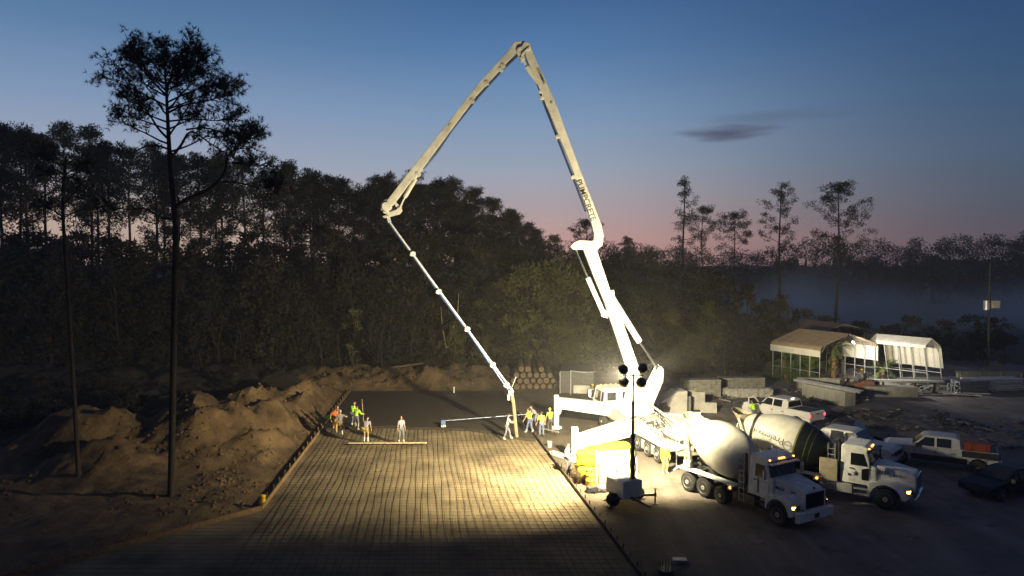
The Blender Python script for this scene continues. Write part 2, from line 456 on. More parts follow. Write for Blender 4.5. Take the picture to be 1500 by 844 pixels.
for a, b2 in zip(ys, ys[1:]): brd((right_edge(a), a), (right_edge(b2), b2 + .02), parent=root2, mat=dk_, h=.22)
sm = MB()
for y in [24 + .9 * i for i in range(44)]:
    x = right_edge(y) + .09; sm.box((x - root2.location.x, y - root2.location.y, .16), (.05, .05, .36))
sm.build('stakes', dk_, root2)
# pale strip of trodden sand beside the form
# ------------------------------------------------------------------ reinforcing mat
mat_root = empty('rebar_mat', 'tied steel reinforcing mat covering the sand pad in the foreground', 'rebar mat', (-5, 40, 0))
random.seed(5)
def yfront(x):
    for (a, b2) in zip(front, front[1:]):
        if a[0] <= x <= b2[0]: return a[1] + 1.2
    return front[0][1] + 1.0 if x < front[0][0] else front[-1][1] + 1.0
nb = 44
for i in range(nb):
    # bars run with the pad, fanning slightly between both edges
    xa_f, xb_f = left_edge(52) + .4, right_edge(52) - .35
    xa_n, xb_n = left_edge(24.) + .4, right_edge(24.) - .35
    u = (i + .5) / nb
    X1 = xa_f + (xb_f - xa_f) * u; X0 = xa_n + (xb_n - xa_n) * u
    yt = min(52.5, yfront(X1))
    pts_ = []
    ph = random.random() * 9
    for k in range(16):
        y = 23.5 + (yt - 23.5) * k / 15
        x = X0 + (X1 - X0) * (y - 24.) / 28. + .05 * math.sin(y * .6 + ph) + random.uniform(-.012, .012)
        pts_.append((x + 5, y - 40, .088 + random.uniform(-.015, .015)))
    MB().tube(pts_, .0118, 5).build('longitudinal_bar', rust, mat_root)
y = 25.0; k = 0
rows = []
while y < 51.3:
    rows.append(y); y += .42
rows = rows[:56]
for y in rows:
    xs = left_board(y) + .3; xe = right_edge(y) - .3
    if y > 48:
        # only where the wet concrete has not reached yet
        xs_ = [x for x, yy in front if yy + 1.0 > y]
        if not xs_: continue
        xs, xe = max(xs, min(xs_)), min(xe, max(xs_))
    pts_ = []
    for k in range(12):
        x = xs + (xe - xs) * k / 11
        pts_.append((x + 5, y - 40 + random.uniform(-.03, .03), .108 + random.uniform(-.010, .010)))
    MB().tube(pts_, .006, 4).build('cross_bar', rust, mat_root)

# pale board resting on the mat
o = MB().bar((0, 0, 0), (5.1, .08, 0), .14, .06).build('timber_board', M('pale_timber', (.5, .40, .24), .7, var=.15, scale=4), loc=(-10.7, 46.6, .19))
tag(o, 'long pale timber board laid across the rebar in front of the bent worker', 'board')
# yellow cap of a hose beside the bend of the form
c = MB(); c.tube([(0, 0, 0), (.06, 0, .2), (.10, -.02, .42)], [.15, .15, .13], 12); c.tube([(.10, -.02, .42), (.105, -.02, .47)], [.16, .1], 12)
o = c.build('capped_pipe', yel, loc=(-12.35, 34.9, .12), smooth=True); tag(o, 'short yellow capped pipe standing at the bend of the form boards', 'pipe')
# bull float with a long aluminium handle
bf = empty('bull_float', 'aluminium concrete float with a very long pole lying over the wet surface', 'float', (-5.0, 51.6, .16))
MB().box((0, 0, .10), (.35, 1.1, .12), rz=R(8)).build('blade', galv, bf, bevel=.02)
MB().box((0.02, 0, .30), (.30, .22, .28)).build('bracket', M('blue_plastic', (.10, .16, .32), .5), bf, bevel=.02)
MB().tube([(0, 0, .38), (6.5, 1.3, .62)], .024, 8).build('pole', M('aluminium_pole', (.30, .36, .52), .3, .4, var=0), bf)

# ------------------------------------------------------------------ light tower
TX, TY = 5.95, 35.0
lt = empty('light_tower', 'towable floodlight mast with four round lamp heads above a grey generator box', 'light tower', (TX, TY, 0))
tgrey = M('grey_generator_paint', (.58, .62, .62), .5, var=.15, scale=2)
b = MB()
b.prism([(-.55, .48), (.62, .48), (.62, 1.28), (.40, 1.36), (-.45, 1.36), (-.55, 1.28)], .72)
gen = b.build('generator_box', tgrey, lt, bevel=.03); gen.location = (-.40, .35, 0); gen.rotation_euler = (0, 0, R(28))
v_ = MB()
for k in range(6): v_.box((.632, -.35, .65 + k * .09), (.02, .5, .03))
v_.build('vent', darkm, gen)
MB().box((0, -.735, .9), (.5, .03, .5)).build('door', tgrey, gen, bevel=.01)
MB().tube([(-.3, .2, 1.36), (-.3, .2, 1.6), (-.22, .2, 1.66)], .04, 8).build('exhaust', darkm, gen)
b = MB(); b.bar((-1.1, -.3, .42), (.55, .25, .42), .12, .12); b.bar((-.9, .6, .42), (.4, .9, .42), .1, .1); b.bar((.0, -.35, .42), (-.2, 1.0, .42), .12, .14)
b.bar((0.1, -.3, .42), (.6, -1.3, .40), .1, .1)
b.build('chassis', darkm, lt)
for sx in (-1, 1):
    b = MB(); b.bar((0, -.30 if sx < 0 else .1, .50), (1.13 * sx, -.35 if sx < 0 else .15, .50), .09, .09); b.build('outrigger', darkm, lt)
    b = MB(); yy = -.35 if sx < 0 else .15
    b.tube([(1.15 * sx, yy, .06), (1.15 * sx, yy, .78)], .035, 8); b.lathe([(0, .13), (.04, .13)], (1.15 * sx, yy, .02), (0, 0, 1), 12); b.box((1.15 * sx, yy, .80), (.16, .03, .03)); b.box((1.15 * sx, yy, .5), (.11, .11, .2))
    b.build('jack', darkm, lt)
tyre_m = black
def wheel(parent, x, y, z, r, w, side=1, rim=None, name='wheel', n=26):
    """axis along y; the dished rim faces side*y"""
    hw = w / 2
    pr = [(-hw, r * .60), (-hw, r * .86), (-hw * .8, r * .97), (-hw * .4, r), (hw * .4, r), (hw * .8, r * .97), (hw, r * .86), (hw, r * .60)]
    t = MB().lathe(pr, (0, 0, 0), (0, side, 0), n).build(name, tyre_m, parent, smooth=True, loc=(x, y, z))
    rb = MB().lathe([(hw * .2, .02), (hw * 1.15, .06 * r + .02), (hw * 1.1, r * .2), (hw * .55, r * .24), (hw * .35, r * .40), (hw * .75, r * .52), (hw * 1.04, r * .60), (hw * .5, r * .64)], (0, 0, 0), (0, side, 0), n)
    rb.build('rim', rim or galv, t, smooth=True)
    nut = MB()
    for k in range(8):
        a = k * PI / 4
        nut.tube([(math.cos(a) * r * .30, side * hw * .45, math.sin(a) * r * .30), (math.cos(a) * r * .30, side * hw * .68, math.sin(a) * r * .30)], r * .055, 6)
    nut.build('wheel_nuts', darkm, t)
    return t
wheel(lt, -.98, -.1, .36, .34, .22, -1, darkm)
wheel(lt, .42, .9, .36, .34, .22, 1, darkm)
b = MB(); b.tube([(0, 0, .35), (0, 0, 3.4)], .105, 8); b.tube([(0, 0, 3.4), (0, 0, 3.55)], .13, 8)
b.build('mast', darkm, lt)
b = MB(); b.tube([(0, 0, 3.5), (0, 0, 5.1)], .07, 8); b.tube([(0, 0, 5.1), (0, 0, 6.55)], .045, 8); b.tube([(0, 0, 5.05), (0, 0, 5.18)], .09, 8)
b.build('mast', darkm, lt)
b = MB()
pp = [( .13 + .03 * math.sin(k * 1.9), -.02 * math.cos(k), 1.0 + k * .22) for k in range(11)]
b.tube(pp, .03, 6); b.tube([( -.12 + .03 * math.sin(k * 2.3), -.04, .9 + k * .25) for k in range(9)], .025, 6)
b.build('cable', black, lt)
MB().bar((-.52, 0, 6.47), (.5, 0, 6.47), .05, .05).build('crossbar', darkm, lt)
shade = M('lamp_housing', (.11, .10, .07), .35, .6, var=.3)
lens = M('lamp_lens', (1, 1, .9), .3, var=0, emit=(1, .95, .8), es=60)
heads = [(-.46, 6.78, -17, -33), (.44, 6.80, 5, 1), (-.45, 6.12, -20, 30), (.40, 6.10, 0, 3)]
AZ = [-24, 38, 0, 15]
PW = [52000, 60000, 15000, 8000]
SZ = [158, 26, 140, 168]
BL = [1., .7, .6, .22]
for k, (hx, hz, az, pt) in enumerate(heads):
    az = AZ[k]
    d = Vector((math.sin(R(az)) * math.cos(R(pt)), math.cos(R(az)) * math.cos(R(pt)), math.sin(R(pt))))
    o_p = Vector((hx, .02, hz))
    h = MB().lathe([(-.22, .05), (-.20, .11), (-.12, .19), (.0, .255), (.07, .27), (.075, .255), (.0, .24), (-.1, .17)], o_p, d, 22, cap=False)
    h.lathe([(-.30, .06), (-.2, .08)], o_p, d, 12)
    hd = h.build('lamp_head', shade, lt, smooth=True)
    MB().lathe([(.035, .24), (.045, .24)], o_p, d, 20).build('lens', lens, hd)
    MB().bar(o_p - d * .2, (hx * .8, 0, 6.47), .04, .04).build('bracket', darkm, hd)
    ld = bpy.data.lights.new('floodlight', 'SPOT'); ld.energy = PW[k]; ld.color = LAMP_COL; ld.shadow_soft_size = .16
    ld.spot_size = R(SZ[k]); ld.spot_blend = BL[k]
    lo = bpy.data.objects.new('floodlight', ld); link(lo)
    lo.location = Vector((TX, TY, 0)) + o_p + d * .12
    lo.rotation_mode = 'QUATERNION'; lo.rotation_quaternion = d.to_track_quat('-Z', 'Y')
# ------------------------------------------------------------------ concrete pump truck
PR = Vector((9.9, 42.9, 0)); PRZ = math.atan2(.97, -.25)
pump = empty('pump_truck', 'white concrete pump truck with its tall jointed boom unfolded and legs spread', 'pump truck', PR)
BY = 48.5
def B(px, py, dy=0.):
    return P(px, py, BY + dy) - PR
def PB(name, mb, mats, parent=pump, **kw):     # a part built in truck coordinates (x forward, y left)
    o = mb.build(name, mats, parent, **kw)
    if parent is pump: o.rotation_euler = (0, 0, PRZ)
    return o
bluep = M('blue_grey_pipe', (.06, .085, .20), .35, .4, var=.15)
# chassis and deck
b = MB()
for s_ in (-.42, .42): b.box((4.2, s_, .95), (12.2, .12, .28))
for x in (-1.6, .7, 2.1, 3.6, 6., 8.8): b.box((x, 0, .95), (.12, .9, .2))
ch = PB('chassis', b, darkm)
b = MB()
b.prism([(-1.7, 1.12), (8.4, 1.12), (8.4, 1.30), (-1.7, 1.30)], 1.22)
b.prism([(3.4, 1.30), (7.9, 1.30), (7.5, 1.75), (3.8, 1.75)], 1.05)
PB('deck', b, dirtyw, bevel=.02)
b = MB()
for s_ in (-1, 1):
    for x0_, w_ in ((-.7, .02), (.72, .02), (2.1, .02)):
        pass
    b.prism([(-.75, .55), (-.75, .95), (-.5, 1.14), (3.3, 1.14), (3.55, .95), (3.55, .55), (3.45, .55), (3.45, .9), (3.25, 1.06), (-.45, 1.06), (-.65, .9), (-.65, .55)], .28, cy_=s_ * .98)
PB('mudguard', b, galv)
b = MB()
for x in (-.02, 1.4): b.box((x + .7, 1.18, .62), (.42, .06, .55))
b.box((4.9, 1.02, .85), (1.5, .42, .62)); b.box((4.9, -1.02, .85), (1.5, .42, .62))
PB('side_locker', b, dirtyw, bevel=.02)
for x in (0, 1.4, 2.8, 7.6, 9.2):
    for s_ in (-1, 1):
        w = wheel(pump, 0, 0, 0, .53, .34 if x > 5 else .55, s_, dirtyw)
        q = Matrix.Rotation(PRZ, 3, 'Z') @ Vector((x, s_ * 1.0, 0))
        w.location = (q.x, q.y, .53); w.rotation_euler = (0, 0, PRZ)
# cab
b = MB(); cf = lambda x, z: 1.2 - max(0, z - 1.9) * .12
b.prism([(8.7, .95), (10.75, .85), (10.85, 1.8), (10.62, 2.85), (10.4, 2.98), (8.8, 2.98), (8.7, 2.9)], cf)
cab = PB('cab', b, white, bevel=.05)
g_ = MB()
g_.sheet([(10.855, -1.0, 1.85), (10.855, 1.0, 1.85), (10.66, .95, 2.75), (10.66, -.95, 2.75)], .012, (1, 0, .2))
for s_ in (-1, 1):
    yy = lambda z: s_ * (cf(0, z) + .004)
    g_.sheet([(9.4, yy(1.95), 1.95), (10.5, yy(1.95), 1.95), (10.35, yy(2.7), 2.7), (9.45, yy(2.7), 2.7)][::s_], .012, (0, s_, .1))
    g_.sheet([(8.85, yy(1.95), 1.95), (9.2, yy(1.95), 1.95), (9.2, yy(2.7), 2.7), (8.85, yy(2.7), 2.7)][::s_], .012, (0, s_, .1))
for yy in (-.6, .6): g_.sheet([(8.69, yy - .35, 2.1), (8.69, yy + .35, 2.1), (8.69, yy + .35, 2.7), (8.69, yy - .35, 2.7)], .012, (-1, 0, 0))
g_.build('window', glass, cab)
l_ = MB()
for k in range(5): l_.box((10.3, -.8 + .4 * k, 2.995), (.06, .06, .04))
l_.build('marker_lamp', amber, cab)
b = MB()
for s_ in (-1, 1): b.tube([(10.7, s_ * 1.2, 2.6), (10.85, s_ * 1.45, 2.6), (10.85, s_ * 1.45, 2.0), (10.7, s_ * 1.22, 1.95)], .02, 6); b.box((10.87, s_ * 1.45, 2.3), (.06, .2, .5))
b.build('mirror', white, cab)
# hopper, pumping cylinders, water tank, hydraulics, hand rails
b = MB()
b.prism([(-2.55, 1.05), (-1.45, .75), (-1.2, 1.55), (-2.75, 1.62)], lambda x, z: .62 + (z - .75) * .35)
hop = PB('hopper', b, dirtyw, bevel=.02)
b = MB(); b.box((-2.0, 0, 1.60), (1.35, 1.35, .03)); 
for k in range(9): b.box((-2.0, -.6 + .15 * k, 1.64), (1.4, .02, .04))
b.build('grate', darkm, hop)
b = MB()
for s_ in (-.28, .28):
    b.tube([(-1.2, s_, 1.55), (3.2, s_, 1.62)], .16, 12); b.tube([(3.2, s_, 1.62), (4.2, s_, 1.62)], .10, 10)
b.box((1.0, 0, 1.58), (.35, .95, .5)); b.box((3.2, 0, 1.6), (.25, .9, .5))
PB('pumping_cylinder', b, dirtyw, smooth=True)
b = MB(); b.prism([(.2, 1.3), (2.5, 1.3), (2.5, 2.15), (2.3, 2.3), (.4, 2.3), (.2, 2.15)], .35, cy_=-.8)
PB('water_tank', b, dirtyw, bevel=.04)
b = MB(); b.prism([(.6, 1.3), (1.6, 1.3), (1.6, 1.85), (.6, 1.85)], .30, cy_=.85); b.prism([(2.2, 1.3), (3.1, 1.3), (3.1, 2.0), (2.2, 2.0)], .3, cy_=.85)
PB('valve_box', b, dirtyw, bevel=.03)
b = MB(); random.seed(2)
for k in range(16):
    x = random.uniform(-1, 3.4); y_ = random.uniform(-.8, 1.0); z_ = random.uniform(1.5, 2.1)
    b.tube([(x, y_, z_), (x + .4, y_ + random.uniform(-.2, .2), z_ + random.uniform(.05, .35)), (x + .9, y_ + random.uniform(-.3, .3), z_)], .03, 6)
PB('hydraulic_hose', b, black)
b = MB()
b.tube([(-1.5, 1.15, 1.3), (-1.5, 1.15, 2.15), (3.4, 1.15, 2.15), (3.4, 1.15, 1.3)], .022, 6)
b.tube([(-1.5, -1.15, 1.3), (-1.5, -1.15, 2.15), (6.4, -1.15, 2.15), (6.4, -1.15, 1.3)], .022, 6)
b.tube([(-1.5, 1.15, 1.75), (3.4, 1.15, 1.75)], .018, 6)
for x in (0, 1.6): b.tube([(x, 1.15, 1.3), (x, 1.15, 2.15)], .02, 6)
PB('hand_rail', b, darkm)
b = MB()
b.tube([(-1.4, .0, 1.9), (0, .1, 2.4), (3.4, .2, 2.9), (5.0, 0, 3.0)], .075, 10)
b.tube([(-2.2, .3, 1.3), (-2.6, .5, 1.6), (-2.3, .6, 2.0), (-1.4, .3, 2.0)], .085, 10)
PB('delivery_pipe', b, galv, smooth=True)
b = MB(); b.tube([(-1.9, -.9, 1.4), (-2.0, -.9, 1.9)], .35, 12)
PB('splash_cover', b, dirtyw)
# turret
def quadprism(px_poly, d0, d1, mb_=None, mi=0):
    """outline at the boom's own depth with a thickness from d0 to d1 metres"""
    mb_ = mb_ or MB()
    n = len(px_poly)
    a = [B(x, y) for x, y in px_poly]
    vs = [p + Vector((0, d0, 0)) for p in a] + [p + Vector((0, d1, 0)) for p in a]
    fs = [tuple(range(n)), tuple(range(2 * n - 1, n - 1, -1))] + [(i, i + n, (i + 1) % n + n, (i + 1) % n) for i in range(n)]
    return mb_.add(vs, fs, mi)
b = MB()
b.lathe([(0, 1.05), (.35, 1.0), (.36, .8), (.9, .75)], Vector((8.45, BY, 1.6)) - PR, (0, 0, 1), 28)
b.build('turret_base', white, pump, smooth=True)
b = MB()
for d0, d1 in ((-.52, -.40), (.40, .52)):
    quadprism([(905, 603), (914, 590), (921, 566), (930, 556), (941, 560), (944, 572), (962, 537), (966, 535), (970, 540), (969, 557), (954, 592), (957, 603)], d0, d1, b)
quadprism([(907, 603), (916, 590), (923, 575), (940, 577), (950, 590), (955, 603)], -.42, .42, b)
quadprism([(946, 572), (962, 541), (966, 541), (966, 556), (951, 590)], -.42, .42, b)
tur = b.build('turret', white, pump, bevel=.02)
def section(name, poly, th=.30, mat=boomw, **kw):
    return quadprism(poly, -th, th).build(name, mat, pump, bevel=.03, **kw)
def pins(parent, pts_, r=.2, w=.42, m=None):
    b = MB()
    for x, y in pts_: b.lathe([(-w, r), (-w + .03, r * 1.1), (w - .03, r * 1.1), (w, r)], B(x, y), (0, 1, 0), 18)
    return b.build('hinge_pin', m or boomw, parent, smooth=True)
def cylinder(parent, p0, p1, p2, r, mat=boomw, dy=0.):
    """hydraulic cylinder: body p0..p1, bright rod p1..p2"""
    a, b_, c = B(*p0, dy), B(*p1, dy), B(*p2, dy)
    o = MB().tube([a, b_], r, 14).build('hydraulic_cylinder', mat, parent, smooth=True)
    e = MB().tube([b_, c], r * .45, 10); e.lathe([(-.12, r * .8), (.12, r * .8)], c, (0, 1, 0), 12)
    e.build('piston_rod', white if mat is boomw else chrome, o, smooth=True)
    return o
s1 = section('boom_section', [(921, 584), (946, 578), (933, 533), (911, 470), (893, 425), (872, 362), (854, 365), (868, 402), (884, 440), (901, 490), (915, 533)], .34, white)
pins(s1, [(934, 566)], .3, .56); pins(s1, [(864, 366)], .3, .46, white)
cylinder(s1, (894, 432), (937, 501), (964, 540), .22, white, 0)
cylinder(s1, (885, 461), (861, 407), (841, 362), .17, white, 0)
b = MB(); quadprism([(889, 428), (898, 424), (900, 438), (892, 442)], -.4, .4, b); quadprism([(881, 452), (892, 456), (889, 466), (880, 463)], -.3, .3, b)
b.build('cylinder_lug', white, s1, bevel=.02)
s2 = section('boom_section', [(768, 63), (775, 64), (780, 77), (813, 150), (846, 240), (881, 331), (884, 346), (882, 360), (869, 369), (860, 366), (869, 350), (870, 343), (867, 331), (863, 316), (835, 240), (803, 162), (770, 84)], .26)
b = MB(); quadprism([(835, 361), (841, 355), (848, 352), (866, 353), (874, 350), (876, 366), (866, 370), (854, 366), (840, 366)], -.36, .36, b)
b.build('knee_lever', white, s2, bevel=.05)
def pipe(parent, pts_, r, dy=0., mat=bluep, name='delivery_pipe'):
    return MB().tube([B(x, y, dy) for x, y in pts_], r, 10).build(name, mat, parent, smooth=True)
def clamps(parent, pts_, ang, w=.32, h=.20, mat=None):
    for x, y in pts_:
        c = B(x, y); b = MB().box((c.x, c.y, c.z), (w, .5, h), ry=ang)
        b.box((c.x, c.y - .12, c.z), (w * .5, .3, h * 1.6), ry=ang)
        b.build('pipe_clamp', mat or boomw, parent, bevel=.01)
pipe(s2, [(769, 80), (778, 103), (790, 130), (793, 141), (800, 160), (818, 206), (840, 262), (858, 310)], .075)
clamps(s2, [(793, 135), (795, 144), (817, 201), (840, 260)], R(66), .26, .26)
c_ = cylinder(s2, (797, 133), (772, 98), (766, 88), .17)
b = MB(); quadprism([(758, 74), (762, 71), (768, 74), (768, 88), (764, 91), (760, 84)], -.30, .30, b)
b.build('knuckle_link', boomw, s2, bevel=.03)
pins(s2, [(771, 70), (763, 77)], .27, .36)
b = MB(); b.tube([B(777, 66, -.3), B(772, 70, -.36), B(764, 77, -.36), B(762, 84, -.3)], .05, 6); b.build('hose', darkm, s2)
s3 = section('boom_section', [(754, 62), (768, 61), (768, 72), (757, 77), (700, 139), (639, 221), (609, 262), (604, 264), (575, 302), (566, 296), (596, 257), (627, 218), (700, 124), (741, 79)], .20)
pipe(s3, [(759, 80), (735, 103), (700, 142), (662, 190), (640, 223), (620, 248)], .085)
clamps(s3, [(737, 98), (734, 103), (713, 123), (692, 149), (661, 186), (613, 256)], R(-52), .26, .2)
cylinder(s3, (609, 262), (593, 289), (586, 304), .14)
b = MB(); quadprism([(587, 302), (589, 309), (585, 314), (570, 318), (567, 313), (580, 308)], -.2, .2, b); quadprism([(577, 298), (580, 296), (588, 304), (584, 308)], -.1, .1, b)
b.build('link', boomw, s3, bevel=.02)
pins(s3, [(567, 303)], .30, .3)
b = MB(); b.tube([B(567 + 9 * math.cos(a_), 303 + 10 * math.sin(a_), -.1) for a_ in [R(60 + 20 * k) for k in range(13)]], .045, 8); b.build('hose_loop', boomw, s3)
# last arm: thin beam and pipe
s4m = M('boom_tip_paint', (.55, .57, .62), .35, var=.05)
b = MB(); a_, c_ = B(567.5, 314), B(571, 326); e_ = B(748, 569)
b.bar(a_, c_, .2, .26, up=(0, 1, 0)); b.bar(c_, e_, .14, .12, up=(0, 1, 0), w1=.10, h1=.09)
s4 = b.build('boom_section', s4m, pump, bevel=.02)
pipe(s4, [(566, 322), (603, 373), (644, 431), (684, 484), (720, 536), (744, 571)], .075)
clamps(s4, [(605, 372), (643, 427), (685, 482), (722, 534), (742, 563)], R(54), .3, .24)
clamps(s4, [(567, 311), (566, 318)], R(0), .4, .1)
b = MB(); b.tube([B(742, 563), B(748, 569), B(751, 574), B(749, 580)], .09, 8); b.tube([B(750, 567, -.1), B(756, 552, -.1)], .015, 5); b.box(tuple(B(748, 575)), (.28, .3, .3)); b.box(tuple(B(745, 582)), (.14, .14, .4))
b.build('pipe_elbow', s4m, s4)
hosem = M('concrete_hose', (.20, .155, .085), .8, var=.3, scale=3)
b = MB(); b.tube([B(749, 574), B(751.5, 588), B(753.5, 605), B(755, 622), B(757, 640)], [.125, .13, .13, .13, .13], 12)
b.build('end_hose', hosem, s4, smooth=True)
def lettering(txt, parent, p, size, ang, mat, th=.008, align='CENTER', name='lettering', rot=None):
    cu = bpy.data.curves.new(name, 'FONT'); cu.body = txt; cu.size = size; cu.extrude = th; cu.align_x = align; cu.align_y = 'CENTER'; cu.offset = size * .004
    cu.materials.append(mat); cu.resolution_u = 3
    to = bpy.data.objects.new('t', cu); col.objects.link(to)
    me = bpy.data.meshes.new_from_object(to.evaluated_get(bpy.context.evaluated_depsgraph_get())); bpy.data.objects.remove(to)
    o = bpy.data.objects.new(name, me); link(o, parent); o.location = p
    if rot is None:
        rot = (Matrix.Rotation(ang, 4, 'Y') @ Matrix.Rotation(R(90), 4, 'X')).to_euler()
    o.rotation_euler = rot
    return o
ink = M('grey_lettering', (.02, .022, .025), .6, var=0)
inkd = M('dark_lettering', (.03, .03, .04), .6, var=0)
l1 = lettering('PUMPCRETE', s2, B(857.7, 294) + Vector((0, -.275, 0)), .54, R(69), ink)

l2 = lettering('SCHWING', s2, B(792, 113) + Vector((0, -.275, 0)), .25, R(66), inkd)
l3 = lettering('52', s2, B(807, 151) + Vector((0, -.275, 0)), .19, R(69), inkd)
# outriggers
def W2(px, py, Y): return P(px, py, Y) - PR
b = MB(); p0, p1 = W2(905, 601, 50.2), W2(813, 589.5, 51.5)
b.bar(p0, p1, .45, .92, h1=.76); b.bar(W2(817, 605, 51.5), W2(822, 598.5, 51.4), .4, .4, h1=.1)
ou = b.build('outrigger', white, pump, bevel=.03)
x_, y_ = p1.x + .10, p1.y
b = MB(); b.bar((x_, y_, 2.46), (x_, y_, .2), .34, .34); b.lathe([(0, .42), (.12, .38), (.2, .16)], (x_, y_, .03), (0, 0, 1), 18); b.build('leg', white, ou, bevel=.02)
b = MB(); p0, p1 = W2(932, 623, 46.8), W2(843, 648, 43.1)
b.bar(p0, p1, .5, 1.2, h1=.82)
ou = b.build('outrigger', white, pump, bevel=.03)
b = MB(); b.bar(p0 + Vector((0, -.2, .62)), p1 + Vector((0, -.2, .43)), .07, .05); b.build('hydraulic_line', darkm, ou)
x_, y_ = p1.x - .05, p1.y - .02
b = MB(); b.bar((x_, y_, 2.05), (x_, y_, .2), .38, .38); b.lathe([(0, .45), (.12, .4), (.2, .16)], (x_, y_, .03), (0, 0, 1), 18); b.build('leg', white, ou, bevel=.02)
b = MB(); p0, p1 = W2(950, 609, 48.8), W2(1022, 613, 49.6); b.bar(p0, p1, .45, .6, h1=.5)
ou = b.build('outrigger', white, pump, bevel=.03)
b = MB(); b.bar((p1.x, p1.y, 1.6), (p1.x, p1.y, .2), .34, .34); b.lathe([(0, .42), (.12, .38), (.2, .16)], (p1.x, p1.y, .03), (0, 0, 1), 18); b.build('leg', white, ou, bevel=.02)

# ------------------------------------------------------------------ mixer trucks
maroon = M('maroon_chassis', (.09, .02, .02), .5, var=.2)
cabw = M('mixer_white_paint', (.78, .78, .73), .4, var=.2, scale=2.4, detail=8)
cream = M('cream_steel', (.36, .32, .22), .55, var=.2, scale=2)
drumw = M('drum_paint', (.58, .56, .49), .45, var=.16, scale=1.6, detail=9)
green = M('dark_green_band', (.006, .010, .008), .4, var=.2)
gold = M('gold_band', (.17, .15, .06), .5, var=.1)
interior = M('cab_interior', (.03, .03, .03), .9, var=0)
def mesh_text_on_drum(txt, size, place, mat, parent, flip=False):
    cu = bpy.data.curves.new('t', 'FONT'); cu.body = txt; cu.size = size; cu.extrude = .006; cu.align_x = 'CENTER'; cu.align_y = 'CENTER'; cu.resolution_u = 3
    to = bpy.data.objects.new('t', cu); col.objects.link(to)
    dg = bpy.context.evaluated_depsgraph_get()
    me = bpy.data.meshes.new_from_object(to.evaluated_get(dg)); bpy.data.objects.remove(to)
    for v in me.vertices:
        x, y = v.co.x, v.co.y
        if flip: x, y = -x, -y
        v.co = place(x, y, v.co.z)
    me.materials.clear(); me.materials.append(mat)
    return link(bpy.data.objects.new('lettering', me), parent)
